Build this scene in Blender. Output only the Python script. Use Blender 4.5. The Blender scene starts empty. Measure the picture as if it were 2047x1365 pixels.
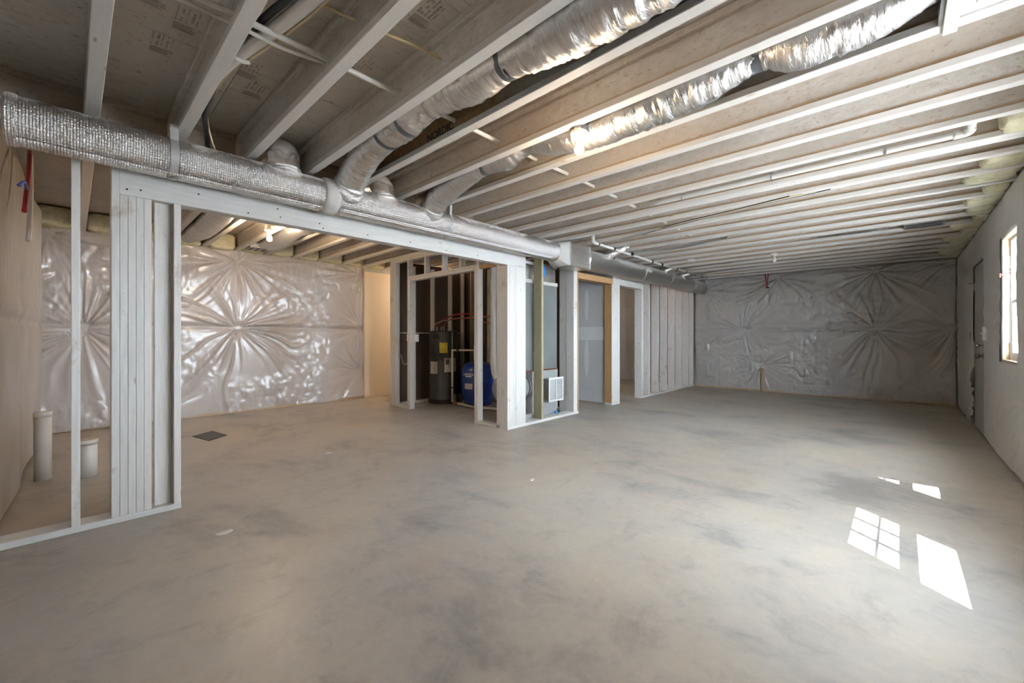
import bpy, math, random
import numpy as np
from mathutils import Vector

# ---------------------------------------------------------------- camera, world, sun, exposure
SC = bpy.context.scene
COL = SC.collection
FW, FH = 2047.0, 1365.0
FPX, HORIZON, EYE = 826.0, 673.0, 1.16
YAW = math.atan((1800.0 - FW / 2) / FPX)
cam_data = bpy.data.cameras.new('camera')
cam = bpy.data.objects.new('camera', cam_data)
COL.objects.link(cam)
cam_data.sensor_fit = 'HORIZONTAL'
cam_data.sensor_width = 36.0
cam_data.lens = FPX / FW * 36.0
cam_data.shift_y = -(FH / 2 - HORIZON) / FW
cam_data.clip_start = 0.02
cam.location = (0, 0, EYE)
cam.rotation_euler = (math.pi / 2, 0, YAW)
SC.camera = cam

SC.view_settings.view_transform = 'Standard'
SC.view_settings.look = 'None'
SC.view_settings.gamma = 1.0
SC.view_settings.use_curve_mapping = False
SC.view_settings.exposure = 1.1

SUN_STRENGTH, SKY_STRENGTH = 42.0, 37.0
BULB_W = {'main': 6.0, 'left': 19.0, 'hall': 24.0, 'rear': 10.0}

world = bpy.data.worlds.new('World')
SC.world = world
world.use_nodes = True
wn = world.node_tree
wn.nodes.clear()
bg = wn.nodes.new('ShaderNodeBackground')
bg.inputs['Color'].default_value = (0.76, 0.87, 1.0, 1)
bg.inputs['Strength'].default_value = SKY_STRENGTH
wo = wn.nodes.new('ShaderNodeOutputWorld')
wn.links.new(bg.outputs[0], wo.inputs[0])

sun_data = bpy.data.lights.new('sun', 'SUN')
sun_data.energy = SUN_STRENGTH
sun_data.angle = math.radians(0.25)
sun_data.color = (1.0, 0.975, 0.95)
sun = bpy.data.objects.new('sun', sun_data)
COL.objects.link(sun)
SUN_DIR = Vector((-0.510, 0.412, -1.0))
sun.rotation_euler = SUN_DIR.to_track_quat('-Z', 'Y').to_euler()
sun.location = (6, -4, 9)

SC.cycles.use_denoising = True
SC.cycles.max_bounces = 12
SC.cycles.diffuse_bounces = 7
SC.cycles.glossy_bounces = 4
SC.cycles.transparent_max_bounces = 12
SC.cycles.sample_clamp_indirect = 8.0
SC.cycles.caustics_reflective = False
SC.cycles.caustics_refractive = False

# ---------------------------------------------------------------- main dimensions (metres)
XW = -3.552          # room face of the framed partition under the main duct
XR = 0.704           # right (window) wall
XL = -7.43           # left wall
YN, YF = -0.36, 10.12  # near and far walls
YV = 3.70            # front face of the closet wall
ZJ = 2.467           # underside of joists
ZS = 2.708           # underside of subfloor
J0, JS, FL = 0.113, 0.4085, 0.0635
NJ = 25
def jr(k): return J0 + JS * k          # far edge of joist k
def jc(k): return jr(k) - FL / 2

rng = random.Random(7)

# ---------------------------------------------------------------- materials
class NT:
    def __init__(s, name):
        s.m = bpy.data.materials.new(name); s.m.use_nodes = True
        s.t = s.m.node_tree; s.t.nodes.clear()
        s.out = s.t.nodes.new('ShaderNodeOutputMaterial')
    def n(s, kind, **kw):
        d = s.t.nodes.new('ShaderNode' + kind)
        for k, v in kw.items():
            if k.startswith('_'):
                setattr(d, k[1:], v)
            else:
                key = k.replace('__', ' ')
                d.inputs[key].default_value = v
        return d
    def l(s, a, b): s.t.links.new(a, b)
    def coord(s, which='Object', scale=(1, 1, 1), rot=(0, 0, 0)):
        tc = s.n('TexCoord'); mp = s.n('Mapping')
        mp.inputs['Scale'].default_value = scale; mp.inputs['Rotation'].default_value = rot
        s.l(tc.outputs[which], mp.inputs['Vector']); return mp.outputs[0]
    def world(s, scale=(1, 1, 1)):
        g = s.n('NewGeometry'); mp = s.n('Mapping'); mp.inputs['Scale'].default_value = scale
        s.l(g.outputs['Position'], mp.inputs['Vector']); return mp.outputs[0]
    def noise(s, vec, scale=5, detail=4, rough=0.55, dist=0.0):
        d = s.n('TexNoise', Scale=scale, Detail=detail, Roughness=rough, Distortion=dist)
        s.l(vec, d.inputs['Vector']); return d.outputs['Fac']
    def ramp(s, fac, stops):
        r = s.n('ValToRGB'); e = r.color_ramp.elements
        while len(e) < len(stops): e.new(0.5)
        for q, (p, c) in zip(e, stops):
            q.position = p; q.color = (c[0], c[1], c[2], 1) if not isinstance(c, (int, float)) else (c, c, c, 1)
        s.l(fac, r.inputs['Fac']); return r.outputs['Color']
    def mix(s, fac, a, b, mode='MIX'):
        m = s.n('Mix', _data_type='RGBA', _blend_type=mode)
        for v, i in ((fac, 0), (a, 6), (b, 7)):
            if hasattr(v, 'is_output'): s.l(v, m.inputs[i])
            elif i == 0: m.inputs[0].default_value = v
            else: m.inputs[i].default_value = (v[0], v[1], v[2], 1)
        return m.outputs[2]
    def math(s, op, a, b=0.0, c=0.0):
        m = s.n('Math', _operation=op)
        for i, v in enumerate((a, b, c)):
            if hasattr(v, 'is_output'): s.l(v, m.inputs[i])
            else: m.inputs[i].default_value = v
        return m.outputs[0]
    def bump(s, h, strength=0.3, dist=0.01):
        b = s.n('Bump', Strength=strength, Distance=dist); s.l(h, b.inputs['Height']); return b.outputs[0]
    def bsdf(s, color, rough=0.6, metal=0.0, normal=None, spec=0.5, **kw):
        p = s.n('BsdfPrincipled')
        for key, v in (('Base Color', color), ('Roughness', rough), ('Metallic', metal), ('Normal', normal)):
            if v is None: continue
            if hasattr(v, 'is_output'): s.l(v, p.inputs[key])
            elif key == 'Base Color': p.inputs[key].default_value = (v[0], v[1], v[2], 1)
            else: p.inputs[key].default_value = v
        p.inputs['Specular IOR Level'].default_value = spec
        for k, v in kw.items():
            p.inputs[k.replace('__', ' ')].default_value = v
        s.l(p.outputs[0], s.out.inputs['Surface']); return p

def plain(name, color, rough=0.6, metal=0.0, spec=0.5, var=0.06, nscale=6.0, bump=0.0, **kw):
    t = NT(name); v = t.coord()
    n = t.noise(v, nscale, 5)
    c2 = tuple(max(0, x * (1 - var)) for x in color); c1 = tuple(min(1, x * (1 + var)) for x in color)
    col = t.ramp(n, [(0.3, c2), (0.7, c1)])
    nm = t.bump(t.noise(v, nscale * 6, 3), bump, 0.004) if bump else None
    t.bsdf(col, rough, metal, nm, spec, **kw)
    return t.m

def mat_concrete():
    t = NT('concrete'); w = t.world()
    big = t.noise(w, 0.45, 4, 0.6, 0.3)
    mid = t.noise(t.world((1.0, 1.5, 1.0)), 0.9, 9, 0.66, 0.35)
    sm = t.noise(t.world((1.3, 1.0, 1.0)), 3.6, 8, 0.68, 0.5)
    fine = t.noise(w, 22, 6, 0.7)
    spk = t.noise(w, 95, 3, 0.6)
    c = t.ramp(big, [(0.34, (0.47, 0.41, 0.345)), (0.5, (0.485, 0.445, 0.395)), (0.66, (0.475, 0.455, 0.43))])
    st = t.ramp(mid, [(0.36, (0.58, 0.60, 0.63)), (0.47, (0.93, 0.93, 0.93)), (0.60, (1.06, 1.04, 1.0))])
    c = t.mix(0.85, c, st, 'MULTIPLY')
    s2 = t.ramp(sm, [(0.32, (0.72, 0.72, 0.72)), (0.46, (0.98, 0.98, 0.98)), (0.68, (1.09, 1.07, 1.04))])
    c = t.mix(0.8, c, s2, 'MULTIPLY')
    rust = t.ramp(t.noise(w, 1.3, 6, 0.65, 0.4), [(0.57, 0.0), (0.72, 0.42)])
    c = t.mix(rust, c, (0.47, 0.355, 0.25))
    scuff = t.ramp(t.noise(t.world((1, 2.2, 1)), 2.6, 10, 0.78, 0.8), [(0.69, 0.0), (0.76, 0.40)])
    c = t.mix(scuff, c, (0.68, 0.66, 0.62))
    f2 = t.ramp(fine, [(0.3, (0.92, 0.92, 0.92)), (0.7, (1.05, 1.05, 1.05))])
    c = t.mix(0.8, c, f2, 'MULTIPLY')
    sp = t.ramp(spk, [(0.22, (0.72, 0.72, 0.72)), (0.30, (1, 1, 1))])
    c = t.mix(0.5, c, sp, 'MULTIPLY')
    # snapped chalk line running beside the framed partition
    sx = t.n('SeparateXYZ'); t.l(t.world(), sx.inputs[0])
    ln = t.math('LESS_THAN', t.math('ABSOLUTE', t.math('ADD', sx.outputs[0], 3.40)), 0.0025)
    lm = t.math('MULTIPLY', ln, t.math('LESS_THAN', sx.outputs[1], 2.1))
    c = t.mix(t.math('MULTIPLY', lm, 0.45), c, (0.2, 0.19, 0.18))
    r = t.ramp(sm, [(0.3, 0.30), (0.7, 0.46)])
    t.bsdf(c, r, 0, t.bump(t.mix(0.5, fine, sm), 0.08, 0.006), 0.5)
    return t.m

def mat_wood(name, base, worn, knot, wear=0.62, grain=0.10, rough=0.6, axis=2):
    t = NT(name)
    sc = [9.0, 9.0, 9.0]; sc[axis] = 0.7
    v = t.world(tuple(sc)); v1 = t.world()
    oi = t.n('ObjectInfo')
    gr = t.noise(v, 6.0, 5, 0.6, 0.4)
    c = t.ramp(gr, [(0.3, tuple(x * (1 - grain) for x in base)), (0.7, tuple(min(1, x * (1 + grain * 0.5)) for x in base))])
    tone = t.ramp(oi.outputs['Random'], [(0.0, (0.93, 0.93, 0.92)), (1.0, (1.03, 1.02, 1.0))])
    c = t.mix(1.0, c, tone, 'MULTIPLY')
    wr = t.noise(v1, 3.2, 8, 0.72, 0.3)
    c = t.mix(t.ramp(wr, [(wear, 0.0), (wear + 0.10, 0.75)]), c, worn)
    sc2 = [14.0, 14.0, 14.0]; sc2[axis] = 3.4
    kn = t.n('TexVoronoi', Scale=1.0, Randomness=1.0); t.l(t.world(tuple(sc2)), kn.inputs['Vector'])
    km = t.ramp(kn.outputs['Distance'], [(0.05, 0.8), (0.11, 0.0)])
    rare = t.ramp(t.noise(v1, 5.0, 2), [(0.50, 0.0), (0.56, 1.0)])
    c = t.mix(t.math('MULTIPLY', km, rare), c, knot)
    t.bsdf(c, rough, 0, t.bump(gr, 0.15, 0.003), 0.35)
    return t.m

def mat_osb(name, light, mid, dark, bare=None, bare_pos=None, scale=1.0, edge=None, stretch=(1, 1, 1)):
    t = NT(name); v = t.world(tuple(12.0 * scale * q for q in stretch)); v1 = t.world()
    n1 = t.noise(v, 1.6, 8, 0.72, 0.7)
    n2 = t.noise(t.world(tuple(30.0 * scale * q for q in stretch)), 1.3, 4, 0.7, 0.4)
    blot = t.noise(v1, 1.4, 6, 0.65, 0.3)
    c = t.ramp(n1, [(0.30, mid), (0.55, light), (0.8, tuple(min(1, x * 1.05) for x in light))])
    c = t.mix(t.ramp(blot, [(0.42, 0.75), (0.62, 0.0)]), c, mid)
    c = t.mix(t.ramp(n2, [(0.32, 0.85), (0.41, 0.0)]), c, dark)
    if bare is not None:
        sx = t.n('SeparateXYZ'); t.l(v1, sx.inputs[0])
        d = t.math('ABSOLUTE', t.math('SUBTRACT', sx.outputs[0], bare_pos[0]))
        e = t.math('ADD', t.math('SUBTRACT', bare_pos[1], d), t.math('MULTIPLY', t.math('SUBTRACT', blot, 0.5), 2.2))
        f = t.math('MULTIPLY', e, 2.0); f.node.use_clamp = True
        bc = t.ramp(n1, [(0.3, tuple(x * 0.55 for x in bare)), (0.5, bare), (0.75, tuple(min(1, x * 1.35) for x in bare))])
        c = t.mix(f, c, bc)
    if edge is not None:
        se = t.n('SeparateXYZ'); t.l(v1, se.inputs[0])
        q = t.math('SUBTRACT', t.math('ADD', edge, t.math('MULTIPLY', t.math('SUBTRACT', n1, 0.42), 0.05)), se.outputs[2])
        q = t.math('MULTIPLY', q, 90.0); q.node.use_clamp = True
        c = t.mix(t.math('MULTIPLY', q, 0.85), c, (0.47, 0.33, 0.20))
    t.bsdf(c, 0.75, 0, t.bump(n1, 0.25, 0.004), 0.25)
    return t.m

def mat_foil(name, ribs=0.0, paint=None, rough=0.22, tint=(0.86, 0.85, 0.85), crease=0.5, crscale=14.0, stretch=(1, 1, 1)):
    t = NT(name); w = t.world()
    cr = t.noise(t.world(stretch), crscale, 6, 0.7, 1.1)
    cr2 = t.noise(t.world(stretch), crscale * 3.5, 3, 0.6, 0.5)
    h = t.math('ADD', t.math('MULTIPLY', cr, 0.7), t.math('MULTIPLY', cr2, 0.35))
    if ribs:
        wv = t.n('TexWave', Scale=ribs, Distortion=2.2, Detail=2.0, _bands_direction='Y')
        t.l(w, wv.inputs['Vector']); wv.inputs['Detail Scale'].default_value = 6.0
        wv2 = t.n('TexWave', Scale=ribs * 0.8, Distortion=2.0, Detail=2.0, _bands_direction='Z'); t.l(w, wv2.inputs['Vector'])
        h = t.math('ADD', t.math('MULTIPLY', h, 0.6), t.math('MULTIPLY', t.math('ADD', wv.outputs['Fac'], t.math('MULTIPLY', wv2.outputs['Fac'], 0.4)), 0.45))
    nm = t.bump(h, crease, 0.012)
    if paint is None:
        t.bsdf(tint, rough, 0.95, nm, 0.5)
        return t.m
    # dried white overspray lies on part of the foil
    zc, ph = paint
    sx = t.n('SeparateXYZ'); t.l(w, sx.inputs[0])
    bl = t.noise(t.world((1, 0.8, 1)), 2.6, 5, 0.6, 0.6)
    e = t.math('ADD', t.math('MULTIPLY', t.math('SUBTRACT', sx.outputs[2], zc), 9.0), t.math('MULTIPLY', t.math('SUBTRACT', bl, 0.5), 2.4))
    f = t.math('MULTIPLY', e, 2.2); f.node.use_clamp = True
    f = t.math('MULTIPLY', f, ph)
    foil = t.n('BsdfPrincipled', Roughness=rough, Metallic=0.95); foil.inputs['Base Color'].default_value = (*tint, 1); t.l(nm, foil.inputs['Normal'])
    pnt = t.n('BsdfPrincipled', Roughness=0.55); pnt.inputs['Base Color'].default_value = (0.76, 0.75, 0.735, 1); t.l(t.bump(h, crease * 0.5, 0.008), pnt.inputs['Normal'])
    ms = t.n('MixShader'); t.l(f, ms.inputs[0]); t.l(foil.outputs[0], ms.inputs[1]); t.l(pnt.outputs[0], ms.inputs[2])
    t.l(ms.outputs[0], t.out.inputs['Surface'])
    return t.m

def mat_poly(name, base=(0.49, 0.455, 0.43), rough=0.22):
    t = NT(name); w = t.world()
    n = t.noise(w, 2.0, 5, 0.6)
    c = t.ramp(n, [(0.3, tuple(x * 0.94 for x in base)), (0.7, tuple(x * 1.05 for x in base))])
    cr = t.noise(w, 26, 5, 0.65, 0.8)
    t.bsdf(c, rough, 0, t.bump(cr, 0.10, 0.006), 0.75)
    return t.m

def mat_glass():
    t = NT('window_glass')
    tr = t.n('BsdfTransparent'); tr.inputs[0].default_value = (0.97, 0.98, 0.98, 1)
    gl = t.n('BsdfGlossy', Roughness=0.02)
    ms = t.n('MixShader'); ms.inputs[0].default_value = 0.06
    t.l(tr.outputs[0], ms.inputs[1]); t.l(gl.outputs[0], ms.inputs[2]); t.l(ms.outputs[0], t.out.inputs['Surface'])
    return t.m

def mat_emit(name, color, strength):
    t = NT(name); e = t.n('Emission', Strength=strength); e.inputs[0].default_value = (*color, 1)
    t.l(e.outputs[0], t.out.inputs['Surface']); return t.m

def mat_label(name, paper, ink, rows):
    t = NT(name); v = t.coord('Object', (1, 1, 1))
    sx = t.n('SeparateXYZ'); t.l(v, sx.inputs[0])
    line = t.math('FRACT', t.math('MULTIPLY', sx.outputs[2], rows))
    m = t.math('LESS_THAN', line, 0.35)
    n = t.math('GREATER_THAN', t.noise(t.coord('Object', (60, 60, rows)), 1.0, 2), 0.47)
    t.bsdf(t.mix(t.math('MULTIPLY', t.math('MULTIPLY', m, n), 0.7), paper, ink), 0.5)
    return t.m

def mat_insul():
    t = NT('fiberglass'); v = t.world()
    n = t.noise(v, 9, 6, 0.7, 0.8)
    c = t.ramp(n, [(0.3, (0.58, 0.54, 0.36)), (0.6, (0.76, 0.73, 0.54)), (0.8, (0.83, 0.81, 0.66))])
    t.bsdf(c, 0.9, 0, t.bump(n, 0.8, 0.03), 0.1)
    return t.m

M = {}
M['concrete'] = mat_concrete()
M['paintwood'] = mat_wood('painted_stud', (0.70, 0.68, 0.655), (0.44, 0.35, 0.26), (0.30, 0.21, 0.15), 0.59)
M['paintwood_x'] = mat_wood('painted_plate_x', (0.70, 0.68, 0.655), (0.44, 0.35, 0.26), (0.30, 0.21, 0.15), 0.59, axis=0)
M['paintwood_y'] = mat_wood('painted_plate_y', (0.70, 0.685, 0.665), (0.46, 0.38, 0.30), (0.30, 0.22, 0.16), 0.74, axis=1)
M['flange'] = mat_wood('joist_flange', (0.74, 0.72, 0.70), (0.54, 0.46, 0.38), (0.40, 0.29, 0.21), 0.615, 0.05, axis=0)
M['raw'] = mat_wood('raw_pine', (0.50, 0.30, 0.14), (0.40, 0.22, 0.09), (0.20, 0.10, 0.05), 0.72, 0.18)
M['raw_y'] = mat_wood('raw_pine_y', (0.52, 0.31, 0.15), (0.42, 0.24, 0.10), (0.20, 0.10, 0.05), 0.72, 0.18, axis=1)
M['tanwood'] = mat_wood('sill_pine', (0.52, 0.40, 0.27), (0.42, 0.30, 0.18), (0.25, 0.16, 0.10), 0.72, 0.12, axis=1)
M['treated'] = mat_wood('treated_pine', (0.40, 0.37, 0.25), (0.31, 0.28, 0.17), (0.14, 0.10, 0.05), 0.74, 0.22)
M['web'] = mat_osb('sprayed_web', (0.68, 0.65, 0.615), (0.54, 0.48, 0.415), (0.40, 0.31, 0.23), edge=2.533, stretch=(0.7, 1, 1.5))
M['web_bare'] = mat_osb('bare_web', (0.68, 0.65, 0.615), (0.59, 0.54, 0.485), (0.44, 0.35, 0.27), (0.36, 0.235, 0.115), (-2.55, 1.15), stretch=(0.7, 1, 1.5))
M['deck'] = mat_osb('sprayed_subfloor', (0.66, 0.62, 0.57), (0.56, 0.51, 0.455), (0.27, 0.21, 0.16), stretch=(1.6, 0.55, 1))
M['block'] = mat_osb('blocking_board', (0.50, 0.44, 0.38), (0.44, 0.35, 0.26), (0.30, 0.20, 0.13), scale=0.8)
M['ink'] = plain('stamp_ink', (0.34, 0.30, 0.265), 0.8)
M['trunk'] = mat_foil('trunk_foil', 26.0, (2.365, 0.8), 0.15, crease=0.75)
M['trunk2'] = mat_foil('trunk_foil_rear', 9.0, (2.33, 0.75), 0.30, (0.62, 0.61, 0.60), crease=0.4)
M['sleeve'] = mat_foil('flex_sleeve', 0.0, None, 0.27, (0.80, 0.80, 0.80), 0.9, 9.0, (3.0, 0.7, 0.7))
M['sleeve_dull'] = mat_foil('flex_sleeve_dusted', 0.0, (2.50, 0.5), 0.25, (0.88, 0.875, 0.87), 0.9, 8.0, (3.0, 0.7, 0.7))
M['crumple'] = mat_foil('crumpled_foil_tape', 0.0, None, 0.16, (0.88, 0.88, 0.88), 1.0, 30.0)
M['mastic'] = plain('mastic', (0.50, 0.485, 0.46), 0.7, bump=0.3, nscale=12)
M['tape'] = plain('grey_tape', (0.115, 0.125, 0.14), 0.42, 0.2)
M['galv'] = plain('galvanised', (0.52, 0.53, 0.54), 0.36, 0.85, var=0.12, nscale=18)
M['galv_dull'] = plain('galvanised_dusted', (0.45, 0.455, 0.45), 0.45, 0.35, var=0.12, nscale=10)
M['poly'] = mat_poly('poly_sheet')
M['poly_far'] = mat_poly('poly_sheet_far', (0.49, 0.47, 0.45), 0.24)
M['poly_r'] = mat_poly('poly_sheet_window', (0.66, 0.65, 0.64), 0.42)
M['drywall'] = plain('grey_drywall', (0.60, 0.605, 0.60), 0.8, var=0.03)
M['mud'] = plain('joint_compound', (0.76, 0.765, 0.76), 0.75, var=0.03)
M['cream'] = plain('cream_panel', (0.70, 0.60, 0.49), 0.4, var=0.02, nscale=1.5)
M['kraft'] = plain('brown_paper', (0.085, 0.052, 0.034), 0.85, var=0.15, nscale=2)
M['block_wall'] = plain('wall_core', (0.42, 0.40, 0.38), 0.9)
M['pvc'] = plain('white_pvc', (0.74, 0.725, 0.69), 0.35, var=0.04)
M['pvc_dirty'] = plain('dusty_pvc', (0.62, 0.585, 0.53), 0.5, var=0.08)
M['black'] = plain('black_rubber', (0.015, 0.015, 0.017), 0.45)
M['red'] = plain('red_pex', (0.36, 0.025, 0.025), 0.35)
M['blue_wire'] = plain('blue_wire', (0.04, 0.09, 0.28), 0.5)
M['copper'] = plain('copper', (0.32, 0.13, 0.08), 0.4, 0.6)
M['yellow_wire'] = plain('yellow_wire', (0.62, 0.50, 0.28), 0.5)
M['white'] = plain('white_plastic', (0.82, 0.82, 0.81), 0.4, var=0.02)
M['porcelain'] = plain('porcelain', (0.85, 0.84, 0.82), 0.2, var=0.01)
M['insul'] = mat_insul()
M['heater'] = plain('heater_steel', (0.052, 0.053, 0.052), 0.38, 0.1, var=0.05)
M['tank'] = plain('tank_blue', (0.018, 0.065, 0.30), 0.28, var=0.05, Coat__Weight=0.3)
M['label_yellow'] = mat_label('guide_label', (0.72, 0.56, 0.04), (0.05, 0.04, 0.02), 55)
M['label_white'] = mat_label('paper_label', (0.66, 0.62, 0.58), (0.12, 0.10, 0.10), 70)
M['label_dark'] = plain('label_dark', (0.06, 0.06, 0.06), 0.5)
M['cabinet'] = plain('cabinet_grey', (0.155, 0.165, 0.155), 0.5, var=0.12, nscale=3)
M['door'] = plain('door_grey', (0.42, 0.415, 0.40), 0.5, var=0.03)
M['chrome'] = plain('knob_metal', (0.55, 0.53, 0.50), 0.22, 0.95)
M['vinyl'] = plain('window_vinyl', (0.85, 0.85, 0.84), 0.35, var=0.01)
M['glass'] = mat_glass()
M['wrap'] = plain('house_wrap', (0.80, 0.80, 0.80), 0.6, var=0.03)
M['redprint'] = plain('red_print', (0.6, 0.05, 0.03), 0.6)
M['blackprint'] = plain('black_print', (0.03, 0.03, 0.03), 0.6)
M['blue_tape'] = plain('blue_tape', (0.03, 0.22, 0.62), 0.5)
M['bounce'] = plain('pale_bounce_ground', (0.56, 0.56, 0.56), 0.9, var=0.2, nscale=1.0)  # neutral pale tone chosen so the ground throws more light on the ceiling
M['plate'] = plain('dark_plate', (0.06, 0.055, 0.05), 0.5, 0.3, var=0.2, nscale=20)
M['bulb_on'] = mat_emit('lit_bulb', (1.0, 0.78, 0.52), 45.0)
M['bulb_off'] = plain('frosted_bulb', (0.75, 0.75, 0.74), 0.15)
M['chalkpaper'] = plain('paper_scrap', (0.70, 0.68, 0.65), 0.8)

# ---------------------------------------------------------------- mesh helpers
ORI = {}
def finish(o, parent, origin):
    COL.objects.link(o)
    if parent is None:
        o.location = origin
    else:
        o.parent = parent
    ORI[o] = origin
    return o

def mk(name, V, F, mat, parent=None, smooth=False):
    V = np.asarray(V, float)
    if parent is not None:
        org = np.array(ORI[parent])
    else:
        mn, mx = V.min(0), V.max(0)
        org = np.array([(mn[0] + mx[0]) / 2, (mn[1] + mx[1]) / 2, mn[2]])
    me = bpy.data.meshes.new(name)
    me.from_pydata((V - org).tolist(), [], [tuple(int(i) for i in f) for f in F])
    if smooth:
        me.polygons.foreach_set('use_smooth', [True] * len(me.polygons))
    me.materials.append(M[mat] if isinstance(mat, str) else mat)
    me.update()
    o = bpy.data.objects.new(name, me)
    return finish(o, parent, tuple(org))

def empty(name, loc, parent=None):
    o = bpy.data.objects.new(name, None); o.empty_display_size = 0.1
    COL.objects.link(o)
    if parent is None: o.location = loc
    else:
        o.parent = parent
        o.location = tuple(np.array(loc) - np.array(ORI[parent]))
    ORI[o] = tuple(loc); return o

def tag(o, label, cat, group=None):
    o['label'] = label; o['category'] = cat
    if group: o['group'] = group
    return o
def struct(o, label=None, cat=None):
    o['kind'] = 'structure'
    if label: o['label'] = label
    if cat: o['category'] = cat
    return o

class G:
    """collects primitive shapes into one mesh"""
    def __init__(s): s.V = []; s.F = []
    def add(s, V, F):
        b = len(s.V); s.V += [tuple(v) for v in V]; s.F += [tuple(i + b for i in f) for f in F]; return s
    def box(s, x0, x1, y0, y1, z0, z1, bv=0.0):
        if bv <= 0:
            V = [(x0, y0, z0), (x1, y0, z0), (x1, y1, z0), (x0, y1, z0), (x0, y0, z1), (x1, y0, z1), (x1, y1, z1), (x0, y1, z1)]
            F = [(0, 3, 2, 1), (4, 5, 6, 7), (0, 1, 5, 4), (1, 2, 6, 5), (2, 3, 7, 6), (3, 0, 4, 7)]
            return s.add(V, F)
        # chamfer the four long edges of the longest axis
        d = [x1 - x0, y1 - y0, z1 - z0]; ax = d.index(max(d))
        lo = [x0, y0, z0]; hi = [x1, y1, z1]
        a, b = [(1, 2), (2, 0), (0, 1)][ax]
        ring = [(lo[a] + bv, lo[b]), (hi[a] - bv, lo[b]), (hi[a], lo[b] + bv), (hi[a], hi[b] - bv), (hi[a] - bv, hi[b]), (lo[a] + bv, hi[b]), (lo[a], hi[b] - bv), (lo[a], lo[b] + bv)]
        V = []
        for e in (lo[ax], hi[ax]):
            for p in ring:
                q = [0, 0, 0]; q[ax] = e; q[a] = p[0]; q[b] = p[1]; V.append(tuple(q))
        F = [tuple(range(7, -1, -1)), tuple(range(8, 16))]
        for i in range(8):
            j = (i + 1) % 8; F.append((i, j, j + 8, i + 8))
        return s.add(V, F)
    def tube(s, P, r, n=12, cap=True):
        V, F = tube_geo(P, r, n, cap); return s.add(V, F)
    def build(s, name, mat, parent=None, smooth=False): return mk(name, s.V, s.F, mat, parent, smooth)

def box(name, x0, x1, y0, y1, z0, z1, mat, parent=None, bv=0.0025):
    return G().box(x0, x1, y0, y1, z0, z1, bv).build(name, mat, parent)

def frames(P):
    P = np.asarray(P, float); n = len(P)
    T = np.zeros_like(P); T[1:-1] = P[2:] - P[:-2]; T[0] = P[1] - P[0]; T[-1] = P[-1] - P[-2]
    T /= np.linalg.norm(T, axis=1)[:, None] + 1e-12
    ref = np.array([0, 0, 1.0]) if abs(T[0][2]) < 0.9 else np.array([1.0, 0, 0])
    A = np.zeros_like(P); B = np.zeros_like(P)
    a = np.cross(ref, T[0]); a /= np.linalg.norm(a)
    for i in range(n):
        a = a - T[i] * np.dot(a, T[i]); a /= np.linalg.norm(a)
        A[i] = a; B[i] = np.cross(T[i], a)
    return P, T, A, B

def tube_geo(P, r, n=12, cap=True, disp=None):
    P, T, A, B = frames(P); m = len(P)
    R = np.full(m, r) if np.isscalar(r) else np.asarray(r, float)
    th = np.linspace(0, 2 * math.pi, n, endpoint=False)
    RR = R[:, None] * np.ones((m, n))
    if disp is not None: RR = RR * disp
    V = P[:, None, :] + RR[:, :, None] * (np.cos(th)[None, :, None] * A[:, None, :] + np.sin(th)[None, :, None] * B[:, None, :])
    V = V.reshape(-1, 3)
    i = np.arange(m - 1)[:, None] * n; j = np.arange(n)[None, :]; k = (j + 1) % n
    F = np.stack([i + j, i + k, i + n + k, i + n + j], -1).reshape(-1, 4).tolist()
    if cap:
        F.append(list(range(n - 1, -1, -1))); F.append(list(range((m - 1) * n, m * n)))
    return V.tolist(), F

def spline(pts, step=0.012):
    P = np.asarray(pts, float); out = []
    Q = np.vstack([2 * P[0] - P[1], P, 2 * P[-1] - P[-2]])
    for i in range(1, len(Q) - 2):
        p0, p1, p2, p3 = Q[i - 1], Q[i], Q[i + 1], Q[i + 2]
        m = max(2, int(np.linalg.norm(p2[:3] - p1[:3]) / step))
        t = np.linspace(0, 1, m, endpoint=False)[:, None]
        out.append(0.5 * ((2 * p1) + (-p0 + p2) * t + (2 * p0 - 5 * p1 + 4 * p2 - p3) * t ** 2 + (-p0 + 3 * p1 - 3 * p2 + p3) * t ** 3))
    out.append(P[-1:]); return np.vstack(out)

def vnoise(u, v, scale, seed):
    r = np.random.RandomState(seed); g = r.rand(64, 64)
    x = np.asarray(u) * scale + 100.0; y = np.asarray(v) * scale + 100.0
    xi = np.floor(x).astype(int); yi = np.floor(y).astype(int); fx = x - xi; fy = y - yi
    fx = fx * fx * (3 - 2 * fx); fy = fy * fy * (3 - 2 * fy)
    a = g[xi % 64, yi % 64]; b = g[(xi + 1) % 64, yi % 64]; c = g[xi % 64, (yi + 1) % 64]; d = g[(xi + 1) % 64, (yi + 1) % 64]
    return (a * (1 - fx) + b * fx) * (1 - fy) + (c * (1 - fx) + d * fx) * fy - 0.5

def lathe(prof, cx, cy, n=32):
    V = []; F = []
    th = np.linspace(0, 2 * math.pi, n, endpoint=False)
    for r, z in prof:
        V += [(cx + r * math.cos(t), cy + r * math.sin(t), z) for t in th]
    for i in range(len(prof) - 1):
        for j in range(n):
            k = (j + 1) % n; F.append((i * n + j, i * n + k, (i + 1) * n + k, (i + 1) * n + j))
    F.append(tuple(range(n - 1, -1, -1))); F.append(tuple(range((len(prof) - 1) * n, len(prof) * n)))
    return V, F

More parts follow.
